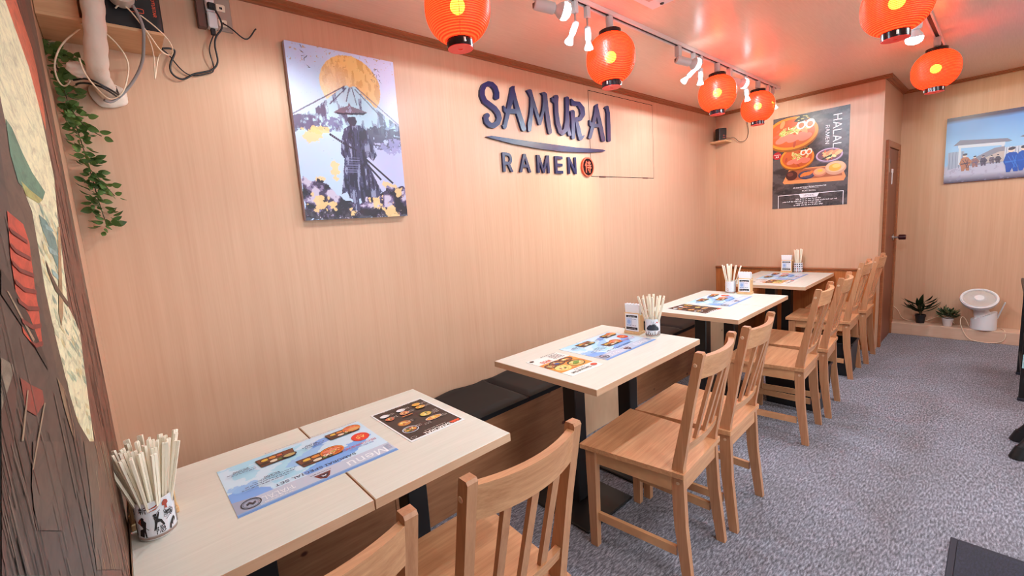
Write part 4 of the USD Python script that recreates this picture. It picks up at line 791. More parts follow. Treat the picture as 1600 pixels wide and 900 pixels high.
def menu_dark():
    w, h = .216, .294
    p = Print(w, h, c8(238, 242, 244), 8, 10)
    p.rect(.006, .008, w - .006, h - .010, c8(52, 38, 40)); y = lambda d: .294 - (.294 - d) if False else d
    Y = lambda d: .290 - (.290 - d)
    t = lambda d: d                                          # d grows towards the title edge, which is the sheet's top
    p.text('SAMURAI', .050, .268, .020, c8(246, 240, 236), bold=True, wid=.105); p.words(.06, .258, .085, .004, c8(220, 210, 200), 3)
    for x, s in ((.018, 1), (.03, 1.25), (.042, .9)): p.poly([(x - .008 * s, .266), (x - .004 * s, .284), (x, .276), (x + .003 * s, .288), (x + .009 * s, .268)], c8(228, 84, 50))
    p.ell(.194, .272, .011, .007, c8(220, 214, 210), ring=.0012)
    for k, (x, d, rx, ry, rim, kind, soup) in enumerate(((.161, .155, .024, .020, (196, 110, 60), 'plate', (216, 140, 70)), (.171, .214, .029, .024, (200, 206, 220), 'plate', (70, 60, 60)), (.068, .146, .024, .020, (70, 74, 40), 'plate', (224, 196, 90)), (.066, .196, .033, .014, (232, 200, 190), 'plate', (230, 160, 60)),
                                                  (.182, .088, .016, .014, (226, 150, 110), 'plate', (206, 90, 66)), (.184, .052, .018, .013, (224, 224, 230), '', (236, 236, 240)), (.117, .050, .018, .013, (224, 224, 230), '', (236, 236, 240)), (.119, .082, .018, .015, (234, 190, 160), 'plate', (210, 110, 80)),
                                                  (.050, .048, .017, .013, (240, 190, 90), '', (236, 170, 70)), (.050, .080, .019, .013, (232, 180, 80), 'plate', (220, 150, 60)))):
        bowl(p, x, d, rx, ry, rim, 60 + k, soup, kind) if kind else (p.ell(x, d, rx, ry, c8(*rim)), p.ell(x, d, rx * .85, ry * .8, c8(*soup)))
    p.line([(.10, .11), (.145, .108)], .005, c8(206, 120, 60))
    for k, (x, d) in enumerate(((.128, .16), (.02, .15), (.025, .165), (.095, .225), (.02, .21), (.128, .215), (.15, .06), (.152, .09), (.085, .055), (.085, .09), (.016, .06), (.016, .09))): p.words(x, d, .030, .004, c8(206, 196, 190), 80 + k); p.words(x, d - .008, .024, .0035, c8(190, 180, 174), 95 + k)
    p.words(.02, .018, .17, .006, c8(214, 204, 198), 9)
    return p
def menu_white():
    w, h = .211, .293
    p = Print(w, h, c8(244, 240, 234), 60, 84); X, Y = p.P[:, 0], p.P[:, 1]
    p.blend((Y > .088) & (Y < .232), c8(232, 150, 66)); p.blend((Y > .088) & (Y < .232) & (p.nz(40, 51) > .55), c8(200, 110, 50), .7)
    for k, (x, y, rx, ry, rim, soup) in enumerate(((.060, .185, .046, .036, (60, 56, 44), (226, 200, 110)), (.155, .190, .042, .034, (226, 216, 120), (236, 214, 130)), (.125, .125, .044, .028, (74, 50, 50), (110, 66, 50)), (.180, .135, .030, .024, (80, 50, 40), (150, 80, 50)), (.060, .118, .040, .024, (70, 46, 40), (130, 70, 46)))):
        bowl(p, x, y, rx, ry, rim, 70 + k, soup, 'plate')
    p.ell(.135, .13, .014, .010, c8(70, 96, 160)); p.poly([(.03, .175), (.06, .20), (.09, .19), (.06, .165)], c8(110, 150, 60))
    p.text('Samurai Set', .062, .262, .016, c8(50, 44, 44), bold=True, wid=.122); p.words(.075, .246, .08, .006, c8(80, 70, 70), 2)
    p.ell(.030, .262, .017, .014, c8(206, 62, 44)); p.ell(.030, .262, .011, .009, c8(226, 100, 80))
    p.text('¥950', .115, .058, .026, c8(216, 84, 60), bold=True, wid=.062); p.ell(.192, .022, .012, .009, c8(70, 40, 36))
    for k in range(5): p.words(.02, .070 - k * .012, .075, .006, c8(70, 64, 64), 40 + k)
    for k in range(9): p.ell(.02 + k * .012, .008, .0035, .0035, c8(64, 50, 46), up=(k == 0))
    return p
def lay(pr, name, label, category, loc, rz, material, group=None):
    t = thing(name, label, category, loc, rz, group)
    pr.build('printed_sheet', (-pr.w / 2, -pr.h / 2, .0012), (1, 0, 0), (0, 1, 0), material, t, step=.00004, thick=.0011); return t
ZS = TH + .0001
mb = lay(menu_big(), 'menu_sheet', 'large pale blue menu sheet on the nearest pair of tables', 'menu', (.534, -.731, ZS), PI, W['print'], 'pale blue menu sheets')
dup(mb, (2.073, -.738, ZS), PI - .005, 'large pale blue menu sheet in the middle of the second table')
dup(mb, (3.510, -.724, ZS), PI + .01, 'large pale blue menu sheet next to a small dark menu on the third tables')
dup(mb, (4.860, -.745, ZS), PI - .01, 'large pale blue menu sheet on the farthest table')
md = lay(menu_dark(), 'menu_card', 'dark brown menu sheet with a pale border on the nearest tables', 'menu', (.9135, -.722, ZS), PI, W['printg'], 'dark menu sheets')
dup(md, (3.135, -.710, ZS), PI - .12, 'dark brown menu sheet at the near end of the third group of tables')
mw = lay(menu_white(), 'menu_leaflet', 'white and orange menu sheet on the near half of the second table', 'menu', (1.697, -.750, ZS), PI - .05, W['print'], 'white menu sheets')
dup(mw, (4.520, -.775, ZS), PI - .04, 'white and orange menu sheet on the farthest table')

# ------------------------------------------------------------------ food poster on the back wall
def poster():
    w, h = .590, .866
    p = Print(w, h, c8(70, 62, 64), 118, 172); X, Y = p.P[:, 0], p.P[:, 1]; n = p.nz(9, 61, 5, (1, 2.2)); n2 = p.nz(40, 62)
    p.blend(n > .54, c8(92, 84, 86), .8); p.blend(n < .44, c8(46, 42, 46), .8); p.blend(n2 > .62, c8(104, 98, 98), .35)
    p.poly([(.087, .250), (.142, .370), (.54, .36), (.575, .250), (.56, .214), (.10, .232)], c8(226, 150, 96)); p.poly([(.125, .262), (.165, .358), (.525, .350), (.55, .262)], c8(172, 96, 62))
    for (x, y, r1, c) in ((.160, .308, .048, (74, 36, 34)),): p.ell(x, y, r1, r1 * .95, c8(*c)); p.ell(x - .01, y + .012, r1 * .5, r1 * .4, c8(110, 60, 52))
    p.ell(.280, .300, .066, .040, c8(60, 62, 90)); p.ell(.280, .303, .056, .031, c8(90, 80, 100))
    for k in range(3): p.ell(.255 + k * .026, .305 + .004 * k, .030, .014, c8(226, 128, 60), 35)
    p.ell(.382, .312, .052, .040, c8(206, 130, 100)); p.ell(.382, .318, .044, .030, c8(232, 170, 120)); p.ell(.385, .325, .02, .012, c8(246, 190, 70))
    p.ell(.498, .335, .078, .062, c8(214, 160, 130)); p.ell(.498, .345, .070, .048, c8(232, 190, 150)); p.ell(.495, .340, .046, .034, c8(244, 178, 60)); p.ell(.505, .352, .03, .018, c8(250, 206, 110))
    bowl(p, .450, .458, .100, .060, (196, 170, 200), 5, (120, 80, 90), 'plate')
    for k in range(5): p.ell(.43 + .022 * k, .468 + .010 * (k % 2), .032, .016, c8(*[(240, 190, 130), (232, 150, 100)][k % 2]), 30)
    p.line([(.40, .425), (.47, .455)], .012, c8(50, 60, 36))
    bowl(p, .201, .470, .137, .105, (240, 140, 44), 7); p.ell(.038, .512, .036, .036, c8(176, 36, 44)); p.text('Wagyu', .038, .516, .012, c8(246, 226, 220), anchor='c'); p.text('A5', .038, .494, .016, c8(246, 226, 220), anchor='c', bold=True)
    bowl(p, .150, .705, .215, .150, (240, 140, 44), 8)
    p.text('HALAL', .474, .805, .062, c8(240, 236, 240), ang=-PI / 2, wid=.292); p.text('RAMEN', .419, .722, .030, c8(240, 236, 240), ang=-PI / 2, wid=.165)
    p.text('A5 Special Wagyu Ramen Premium Set', .305, .182, .0135, c8(238, 234, 238), anchor='c', wid=.262, bold=True); p.line([(.23, .174), (.38, .174)], .002, c8(238, 234, 238)); p.text('¥5,000 (tax incl.)', .302, .148, .0125, c8(238, 234, 238), anchor='c', wid=.11, bold=True)
    for q in ([(.054, .0), (.054, .124)], [(.561, .0), (.561, .124)], [(.051, .124), (.223, .124)], [(.385, .124), (.564, .124)]): p.line(q, .006, c8(232, 228, 234))
    p.poly([(.223, .128), (.385, .128), (.368, .090), (.238, .090)], c8(232, 228, 236)); p.text('SPECIAL', .304, .1015, .017, c8(110, 104, 124), anchor='c', wid=.085)
    for k, (a, b) in enumerate(((.20, .21), (.09, .44), (.20, .20), (.185, .235))): p.words(a, .074 - k * .019, b, .0105, c8(232, 228, 232), 50 + k)
    return p
ps = thing('food_poster', 'dark poster of ramen bowls with white lettering on the back wall', 'poster')
poster().build('printed_sheet', (XB - .003, -.540, 1.330), (0, -1, 0), (0, 0, 1), W['prints'], ps, step=.00006, thick=.002)

# ------------------------------------------------------------------ mural on the near wall
def mural():
    x0, x1, zt = -3.2, -.465, 2.33
    w = x1 - x0
    p = Print(w, zt, c8(98, 78, 66), 300, 240); X, Y = p.P[:, 0] + x0, p.P[:, 1]
    n = p.nz(6, 71, 5); p.blend(n > .52, c8(112, 92, 78), .7)
    p.blend(X < -1.75, c8(120, 108, 92), .6)
    far = (X < -1.62); p.blend(far & (Y > 1.2 + .5 * p.nz(1.5, 72)), c8(196, 196, 160)); p.blend(far & (Y > 1.05) & (p.nz(2.2, 73, 4, (1, .5)) > .55), c8(116, 150, 134), .8)
    p.blend(far & (Y < .9) & (p.nz(3, 74, 4, (2, .4)) > .5), c8(78, 58, 52), .8)
    def P_(k, col, up=True):
        g = Polygon([(a - x0, b) for a, b in MURAL[k]]).buffer(0).intersection(sbox(0, 0, w, zt)); p.poly(g, c8(*col), up)
    P_('trunk', (118, 74, 60)); P_('figure', (82, 66, 60)); P_('cream', (230, 226, 186)); P_('orange', (206, 104, 74))
    g = Polygon([(a - x0, b) for a, b in MURAL['cream']]).buffer(0); r = np.random.default_rng(4); p.lv += 1
    for k in range(240):       # brush strokes on the pale water and sky
        u, v = r.uniform(-1.30, -.80), r.uniform(1.05, 1.45); l = r.uniform(.01, .05)
        q = LineString([(u - x0, v), (u - x0 + l * .9, v - l * .35)]).buffer(r.uniform(.002, .005)).intersection(g)
        if not q.is_empty: p.poly(q, c8(*[(182, 192, 160), (200, 200, 166), (156, 176, 156), (214, 200, 150)][r.integers(4)]), False)
    P_('teal', (96, 140, 116)); P_('olive', (176, 172, 104)); P_('teal2', (112, 146, 138)); 
    for k in ('water1', 'water2', 'water3', 'water4'): P_(k, (150, 182, 176))
    P_('tanlow', (118, 84, 66)); P_('gray', (108, 88, 74)); P_('red', (198, 74, 54)); P_('red2', (140, 62, 52)); P_('greyl', (132, 122, 106)); P_('robe_l', (84, 56, 50))
    P_('stripe1', (92, 74, 66)); P_('sash', (50, 38, 36)); P_('net', (140, 114, 88)); P_('pole', (176, 142, 104)); P_('rope', (90, 66, 52))
    fg = Polygon([(a - x0, b) for a, b in MURAL['figure']]).buffer(0).intersection(sbox(0, 0, w, zt)).difference(Polygon([(a - x0, b) for a, b in MURAL['red']]).buffer(0)); tl = Polygon([(a - x0, b) for a, b in MURAL['tanlow']]).buffer(0)
    for k in range(460):       # folds of the dark robe and strokes of the ground behind it
        t = r.uniform(.045, .20) if k < 300 else r.uniform(.15, .5); u = -2.05 + .0685 / t; v = r.uniform(.35, 1.42) if k < 300 else r.uniform(1.0, 1.36); l = r.uniform(.03, .16); dy = (.010 + .04 * max(0, (u + 1.5))) * r.uniform(-.4, 1.0)
        q = LineString([(u - x0, v), (u - x0 + dy * .5, v - l * .5), (u - x0 + dy * .8, v - l)]).buffer((.0012 + .010 * max(0, u + 1.5)) * r.uniform(.5, 1.3))
        inside = fg.intersects(q)
        q = q.intersection(fg if inside and r.uniform() < .8 else tl)
        if not q.is_empty: p.poly(q, c8(*([(62, 49, 46), (98, 79, 70), (108, 90, 80), (70, 56, 51), (100, 66, 57)] if inside else [(170, 140, 108), (108, 80, 62), (150, 132, 108)])[r.integers(5 if inside else 3)]), False)
    p.lv += 1
    for k in ('lines1', 'lines2', 'lines3'): P_(k, (156, 132, 108))
    tr = Polygon([(a - x0, b) for a, b in MURAL['trunk']]).buffer(0).intersection(sbox(0, 0, w, zt)); p.lv += 1
    for k in range(120):
        u, v = r.uniform(-1.1, -.47), r.uniform(.75, 1.9); l = r.uniform(.03, .12)
        q = LineString([(u - x0, v), (u - x0 + .01, v - l)]).buffer(r.uniform(.002, .006)).intersection(tr)
        if not q.is_empty: p.poly(q, c8(*[(96, 58, 48), (138, 92, 74), (176, 124, 96), (84, 62, 54)][r.integers(4)]), False)
    # folds of the red cloth
    rg = Polygon([(a - x0, b) for a, b in MURAL['red']]).buffer(0); p.lv += 1
    for k in range(7):
        v = 1.40 - k * .018
        q = LineString([(-1.53 - x0, v + .012), (-1.46 - x0, v - .006), (-1.38 - x0, v - .014)]).buffer(.0022).intersection(rg)
        if not q.is_empty: p.poly(q, c8(126, 44, 40), False)
    return p
mu = thing('wall_mural', 'large woodblock style mural of a robed figure covering the near wall', 'mural')
mural().build('printed_face', (XN + .0085, -.465, 0.02), (0, -1, 0), (0, 0, 1), W['mural'], mu, step=.00002, wrap=lambda Q: np.c_[XN + .0085 + Q[:, 2], Q[:, 0] - 3.2, Q[:, 1] + .0])
obj('mural_board', bx((XN, -3.2, .0), (XN + .0083, -.4648, 2.33), .0005), W['trim'], mu)
# ------------------------------------------------------------------ cups, chopsticks, napkin holders
KZAN = [[(.05, .85), (.5, .85)], [(.1, .72), (.45, .72), (.45, .4), (.1, .4), (.1, .72)], [(.1, .56), (.45, .56)], [(.02, .25), (.54, .25)], [(.27, .98), (.27, .0)], [(.92, .96), (.64, .86), (.62, .4), (.52, .05)], [(.64, .6), (1, .6)], [(.82, .6), (.82, 0)]]
KIN = [[(.08, .95), (.08, 0)], [(.08, .92), (.28, .92), (.18, .68), (.28, .5), (.12, .42)], [(.45, .96), (.9, .99)], [(.5, .9), (.54, .78)], [(.68, .92), (.68, .8)], [(.9, .92), (.82, .78)], [(.45, .7), (.9, .7), (.9, .45), (.45, .45)], [(.5, .57), (.9, .57)], [(.42, .3), (.36, .1)], [(.52, .32), (.56, .08), (.8, .06), (.86, .2)], [(.65, .36), (.7, .25)], [(.88, .32), (.97, .2)]]
def cup_print(kind, R, H):
    w = 2 * PI * R; p = Print(w, H, c8(226, 230, 238), 72, 20); X, Y = p.P[:, 0], p.P[:, 1]; c = w / 2
    p.blend(Y < .006, c8(150, 130, 120)); K = c8(34, 30, 34); RD = c8(166, 74, 58)
    u = lambda a: c + a * R; v = lambda b: b * H
    def kan(st, a, b, s, col=K, t=.0014):
        p.lv += 1
        for q in st: p.poly(LineString([(u(a) + s * x, v(b) + s * y) for x, y in q]).buffer(t / 2), col, False)
    def blob(pts, col=K): p.poly([(u(a), v(b)) for a, b in pts], col)
    if kind == 'figures':
        for sh in (-2.9, -1.45, 0, 1.45):
            o = lambda pts: [(a + sh * 1.45 / 1.45, b) for a, b in pts]
            if sh == 0:
                kan(KZAN, -.86, .74, .017); kan(KIN, -.12, .10, .019)
                p.ell(u(-.72), v(.60), .0035, .0045, K); blob([(-.84, .44), (-.80, .56), (-.64, .57), (-.52, .50), (-.56, .40), (-.60, .28), (-.58, .10), (-.52, .08), (-.66, .08), (-.68, .24), (-.74, .10), (-.82, .09), (-.78, .24), (-.74, .36)]); p.line([(u(-.62), v(.36)), (u(-.44), v(.28))], .0012, K)
                p.ell(u(-.06), v(.64), .0035, .0035, K); blob([(-.14, .60), (.02, .60), (.14, .70), (.17, .68), (.08, .52), (.24, .46), (.36, .30), (.28, .29), (.14, .42), (.02, .42), (-.06, .30), (-.14, .22), (-.20, .22), (-.12, .38), (-.10, .50)]); p.line([(u(.0), v(.66)), (u(.22), v(.74))], .001, K)
                for b in (.84, .77): p.poly([(u(-.40), v(b - .02)), (u(.02), v(b + .05)), (u(.22), v(b + .09)), (u(.04), v(b + .01))], RD if b > .8 else c8(190, 120, 100))
                p.line([(u(-.38), v(.83)), (u(.2), v(.92))], .0012, K)
                blob([(.38, .90), (.50, .96), (.66, .92), (.70, .84), (.60, .80), (.62, .68), (.52, .72), (.46, .66), (.48, .80), (.36, .82)], RD)
                p.lv += 1
                r = np.random.default_rng(3)
                for k in range(16): a, b = r.uniform(.44, .92), r.uniform(.46, .66); p.ell(u(a), v(b), r.uniform(.002, .0045), r.uniform(.002, .004), K, ring=.0009, up=False)
                p.line([(u(.46), v(.40)), (u(.9), v(.52))], .0011, K)
                blob([(.58, .10), (.62, .22), (.74, .30), (.92, .38), (1.0, .30), (.94, .20), (.90, .30), (.82, .22), (.78, .14), (.72, .20), (.66, .08)])
            else:
                kan(KIN if sh < 0 else KZAN, sh - .3, .68, .018); blob(o([(-.2, .12), (-.12, .50), (.0, .58), (.14, .5), (.18, .12), (.06, .1), (0, .3), (-.08, .1)])); blob(o([(.4, .5), (.6, .62), (.8, .5), (.62, .4)]), RD); blob(o([(.42, .12), (.5, .3), (.8, .34), (.7, .1)]))
    elif kind == 'mountain':
        for sh in (0, PI):
            mm = p.inside([(c + (sh + a - PI * (sh > 0) * 0) * R - (w if sh > 2 and False else 0), v(b)) for a, b in ((-.95, .44), (-.5, .66), (-.22, .84), (-.1, .87), (.12, .87), (.3, .78), (.6, .60), (.95, .46), (.9, .34), (.2, .30), (-.8, .32))])
            p.blend(mm, c8(44, 46, 58)); p.blend(mm & (Y > v(.66)) & (p.nz(260, 81, 3, (2, .4)) > .42), c8(214, 220, 230))
        p.blend((Y < v(.30)) & (Y > v(.06)) & (p.nz(60, 82, 3, (1, 2)) > .52), c8(150, 130, 126), .7)
        for k in range(9): a = -1.2 + .3 * k; p.poly([(u(a - .06), v(.08)), (u(a), v(.20 + .05 * (k % 3))), (u(a + .06), v(.08))], c8(40, 36, 44), up=(k == 0))
        p.rect(u(-.16), v(.84), u(.16), v(.89), c8(44, 46, 58)); p.ell(u(.62), v(.82), .004, .005, c8(200, 60, 50)); p.line([(u(-.9), v(.36)), (u(1.0), v(.24))], .004, c8(60, 60, 72))
    elif kind == 'black':
        blob([(.15, .05), (.25, .50), (.45, .62), (.6, .90), (.78, .72), (.85, .45), (.95, .05)]); blob([(-.85, .82), (-.3, .86), (-.3, .80), (-.8, .76)]); blob([(-.75, .66), (-.2, .72), (-.25, .66), (-.7, .60)])
        p.ell(u(-.55), v(.30), .007, .008, c8(190, 130, 120)); blob([(-.7, .10), (-.6, .24), (-.4, .24), (-.3, .10)], c8(170, 110, 100)); blob([(-1.9, .2), (-1.7, .7), (-1.4, .6), (-1.3, .2)])
    else:
        r = np.random.default_rng(9)
        for b in (.15, .40, .66, .9):
            for k in range(15):
                a = -PI + k * .42 + r.uniform(-.05, .05); blob([(a - .12, b - .09), (a - .10, b + .04), (a + .02, b + .08), (a + .13, b), (a + .08, b - .08)], K if r.uniform() < .75 else RD)
    return p
def cup(x, y, kind, label, R=.038, H=.092, ang=0.0):
    t = thing('tea_cup', label, 'cup', (x, y, TH + .0002))
    obj('cup_wall', lathe([(0, 0), (R * .86, 0), (R - .001, .004), (R, .010), (R, H - .002), (R - .0012, H), (R - .0030, H - .001), (R - .0034, H - .004), (R - .0040, .008), (0, .007)], 56), W['white'], t, smooth=40)
    def wrap(Q):
        th = (Q[:, 0] - PI * R) / R + ang; r = R + .0003 + Q[:, 2]
        return np.c_[r * np.cos(th), r * np.sin(th), Q[:, 1] * .92 + .006]
    cup_print(kind, R, H).build('printed_band', None, (1, 0, 0), (0, 1, 0), W['printg'], t, step=.00005, wrap=wrap)
    return t
def toward(x, y): return math.atan2(CAM_P[1] - y, CAM_P[0] - x)
CUPS = [(.1635, -.787, 'figures', 'printed tea cup with little figures in the near corner, full of chopsticks', .0375, .095), (2.362, -.830, 'mountain', 'printed tea cup with a dark mountain on the second table', .038, .098),
        (3.838, -.676, 'black', 'printed tea cup with a black shape on the third group of tables', .037, .095), (5.165, -.790, 'pattern', 'printed tea cup on the farthest table by the back wall', .036, .095)]
for x, y, k, l, R, H in CUPS: cup(x, y, k, l, R, H, toward(x, y))
def chopstick():
    t = thing('chopsticks', 'x', 'chopsticks', (0, 0, 0))
    L = .205
    for s in (-1, 1):
        a = hull([(s * .0005 + (0 if q == 0 else s * wd), b * th, z) for z, wd, th in ((0, .0030, .0019), (L * .5, .0045, .0024), (L - .002, .0054, .0027), (L, .0050, .0023)) for q in (0, 1) for b in (-1, 1)])
        obj('stick', a, W['chop'], t)
    obj('bridge', bx((-.0006, -.0020, L - .035), (.0006, .0020, L - .003)), W['chop'], t)
    return t
first = None
for ci, (x, y, k, l, R, H) in enumerate(CUPS):
    n = [30, 17, 12, 10][ci]; r = np.random.default_rng(40 + ci)
    grp = ['chopsticks in the nearest cup', 'chopsticks in the cup on the second table', 'chopsticks in the cup on the third tables', 'chopsticks in the cup on the farthest table'][ci]
    lb = ['pair of pale disposable chopsticks standing in the nearest printed cup', 'pair of pale disposable chopsticks standing in the cup with the dark mountain', 'pair of pale disposable chopsticks standing in the cup on the third tables', 'pair of pale disposable chopsticks standing in the cup on the farthest table'][ci]
    for i in range(n):
        a = i * 2.39996; q = math.sqrt((i + .5) / n); rb = .021 * q; rt = .0285 * q
        lean = math.atan2(rt * (1.55 if ci != 3 else .9) - rb + .004 * q, .10) + r.uniform(-.02, .02)
        px, py = x + rb * math.cos(a), y + rb * math.sin(a)
        yaw = r.uniform(0, 2 * PI)
        # lean away from the cup's axis about its foot
        ax = np.array((-math.sin(a), math.cos(a), 0)); Mx = trimesh.transformations.rotation_matrix(lean, ax) @ trimesh.transformations.rotation_matrix(yaw, (0, 0, 1))
        ex = np.degrees(trimesh.transformations.euler_from_matrix(Mx, 'sxyz'))
        z = TH + .0125 + r.uniform(0, .012)
        if first is None: first = o = chopstick(); UsdGeom.Xformable(o).GetOrderedXformOps()[0].Set(Gf.Vec3d(px, py, z)); tag(o, lb, group=grp)
        else: o = dup(first, (px, py, z), 0, lb, grp)
        ops = {q_.GetOpName(): q_ for q_ in UsdGeom.Xformable(o).GetOrderedXformOps()}; ops['xformOp:rotateXYZ'].Set(Gf.Vec3f(*map(float, ex)))
def card():
    p = Print(.078, .098, c8(240, 242, 246), 1, 1); K = c8(38, 32, 36)
    p.rect(.006, .078, .072, .090, K); p.rect(.006, .008, .072, .022, K); p.words(.016, .081, .046, .005, c8(190, 186, 190), 2); p.words(.012, .012, .054, .005, c8(170, 166, 170), 3)
    p.rect(.007, .026, .038, .074, c8(196, 212, 238)); p.rect(.040, .026, .071, .074, c8(232, 234, 242)); p.line([(.039, .026), (.039, .074)], .001, c8(150, 150, 160))
    p.ell(.0225, .052, .010, .012, c8(150, 180, 226)); p.words(.010, .031, .025, .004, c8(110, 120, 150), 4); p.words(.044, .031, .024, .004, c8(110, 120, 150), 5); p.words(.044, .067, .024, .004, c8(110, 120, 150), 6)
    return p
def holder(x, y, rz, label):        # faces local -x
    t = thing('napkin_holder', label, 'napkin holder', (x, y, TH + .0002), rz)
    obj('base', bx((-.031, -.048, 0), (.031, .048, .016), .002), W['birch'], t)
    obj('front_board', bx((-.026, -.045, .0161), (-.020, .045, .122), .001), W['birch'], t)
    obj('back_board', bx((.018, -.045, .0161), (.024, .045, .124), .001), W['birch'], t)
    obj('side_board', bx((-.0199, -.045, .0161), (.0179, -.039, .110), .001), W['birch'], t)
    cd = thing('info_card', 'white card with black bands fixed to ' + label.replace('wooden napkin holder', 'the napkin holder'), 'card', (x, y, TH + .0002), rz)
    card().build('printed_sheet', (-.0278, .039, .0185), (0, -1, 0), (0, 0, 1), W['print'], cd, step=.00006, thick=.0014)
    return t
def napkin():
    t = thing('paper_napkin', 'x', 'napkin', (0, 0, 0)); n = 25; V = []; ys = np.linspace(-.036, .042, n)
    for yy in ys:
        zt = .161 + .007 * abs(math.sin(yy * 185))
        for zz, th in ((.018, .0022), (.10, .0026), (zt - .004, .0032), (zt, .0010)): V += [(-th, yy * (1 + .10 * (zz > .12)), zz), (th, yy * (1 + .10 * (zz > .12)), zz)]
    F = []
    lp = [0, 2, 4, 6, 7, 5, 3, 1]
    for i in range(n - 1):
        for a, b in zip(lp, lp[1:] + lp[:1]): F += [(8 * i + a, 8 * i + b, 8 * i + 8 + b), (8 * i + a, 8 * i + 8 + b, 8 * i + 8 + a)]
    for o, f in ((0, 1), (8 * (n - 1), -1)):
        for k in range(3): q = [o + 2 * k, o + 2 * k + 1, o + 2 * k + 3, o + 2 * k + 2][::f]; F += [(q[0], q[1], q[2]), (q[0], q[2], q[3])]
    m = trimesh.Trimesh(V, F, process=False); m.fix_normals(); obj('folded_paper', m, W['paperwhite'], t, smooth=40); return t
HOLD = [(.160, -.705, PI / 2 + .08, 'wooden napkin holder behind the nearest cup of chopsticks'), (2.352, -.724, .06, 'wooden napkin holder on the second table'), (3.835, -.785, .02, 'wooden napkin holder on the third group of tables'), (5.170, -.696, .03, 'wooden napkin holder on the farthest table')]
fn = None
for hi, (x, y, rz, l) in enumerate(HOLD):
    holder(x, y, rz, l)
    for k in range(5):
        dx = -.0135 + .0068 * k; p = (x + dx * math.cos(rz), y + dx * math.sin(rz), TH + .0003 + [.004, .001, .003, 0, .002][k]); nl = 'folded white paper napkin standing in the ' + l; g = 'napkins in the ' + l
        if fn is None: fn = napkin(); ops = UsdGeom.Xformable(fn).GetOrderedXformOps(); ops[0].Set(Gf.Vec3d(*p)); spin(fn, 0, 0, math.degrees(rz)); tag(fn, nl, group=g)
        else: dup(fn, p, rz, nl, g)

# ------------------------------------------------------------------ corner: shelf, speaker, wrapped pipe, cables, outlet
obj_ = obj
cs = thing('corner_shelf', 'pale wooden shelf with a boxed corner high in the near corner', 'shelf')
obj('shelf_board', bx((XN + .001, -.205, 2.071), (.404, -.001, 2.081), .001), W['shelfwood'], cs)
obj('corner_box', bx((XN + .001, -.2, 2.0812), (.196, -.001, ZC - .03), .001), W['shelfwood'], cs)
def speaker_box(name, label, c, size, rz, marks=True):
    t = thing(name, label, 'speaker', c, rz); sx, sy, sz = size
    sh = sbox(-sx / 2, -sy / 2, sx / 2, sy / 2).buffer(-.018).buffer(.018, 6)
    m = prism(sh, sz); obj('case', m, W['blackp'], t, smooth=30)
    f = -sy / 2
    def front(g, d=.0012): return cat(*[frame_xz(prism(q, d), f + .0001) for q in getattr(g, 'geoms', [g])])
    if marks:
        s = sz / .26; x0 = sx * .12; pl = unary_union([sbox(x0 - .014 * s, -.0045 * s, x0 + .014 * s, .0045 * s), sbox(x0 - .0045 * s, -.014 * s, x0 + .0045 * s, .014 * s)])
        a = shapely.affinity.translate(pl, 0, sz * .40); a = a.buffer(.0015 * s).difference(a.buffer(-.0004 * s)); b = sbox(x0 - .015 * s, -.003 * s, x0 + .015 * s, .003 * s).buffer(.003 * s); b = shapely.affinity.translate(b, 0, sz * .22); b = b.buffer(.0012 * s).difference(b.buffer(-.0008 * s))
        obj('volume_mark', front(a), W['orange'], t); obj('volume_mark', front(b), W['orange'], t)
        tm = meshkit.text_mesh('FUTUSTAR', .0085 * s, .0012, True); v = np.array(tm.vertices); v = np.c_[v[:, 1], -v[:, 0], v[:, 2]]; tm = trimesh.Trimesh(v, tm.faces, process=False); tm.apply_translation((sx * .36, sz * .42, 0)); obj('brand_lettering', frame_xz(tm, f + .0001), W['orange'], t)
    return t
speaker_box('speaker', 'black rounded speaker with orange marks on the near corner shelf', (.318, -.118, 2.0812), (.178, .16, .262), 0)
cs2 = thing('corner_shelf', 'small pale wooden shelf in the far corner under the last lantern', 'shelf')
obj('shelf_board', bx((5.095, -.16, 2.055), (XB - .001, -.001, 2.075), .002), W['shelfwood'], cs2)
speaker_box('speaker', 'small black speaker on the shelf in the far corner', (5.170, -.082, 2.0752), (.09, .08, .125), -.75)
def cable(name, label, pts, r, m, n=60, group=None):
    c = obj(name, tube(spline(pts, n), r, 8), m, smooth=60); return tag(c, label, 'cable', group)
cable('audio_cable', 'thin black cord looping from the far corner speaker', [(5.20, -.11, 2.13), (5.215, -.13, 2.10), (5.22, -.186, 2.095), (5.222, -.241, 2.045), (5.222, -.289, 2.042), (5.222, -.325, 2.111), (5.222, -.318, 2.194), (5.222, -.312, 2.30)], .0022, W['blackp'])
pp = thing('wrapped_pipe', 'white tape wrapped pipe entering the wall in the near corner', 'pipe')
PIP = [(.246, -.250, ZC - .002), (.242, -.252, 2.25), (.235, -.252, 2.166), (.230, -.251, 2.10), (.226, -.242, 2.04), (.220, -.215, 1.985), (.217, -.165, 1.950), (.224, -.10, 1.928), (.236, -.03, 1.918), (.238, -.001, 1.917)]
sp = spline(PIP, 60); rr = .0285 + .0012 * np.sin(np.arange(60) * 1.3) + .001 * np.sin(np.arange(60) * .37)
obj('pipe_run', tube(sp, rr, 18), W['tape'], pp, smooth=50)
fl = trimesh.creation.icosphere(3, 1); v = np.array(fl.vertices); k = 1 + .18 * (meshkit.noise(v * 2.2 + 5) - .5); v = v * k[:, None] * [.052, .014, .045] + [.238, -.012, 1.912]
obj('wall_putty', trimesh.Trimesh(v, fl.faces, process=False), W['tape'], pp, smooth=True)
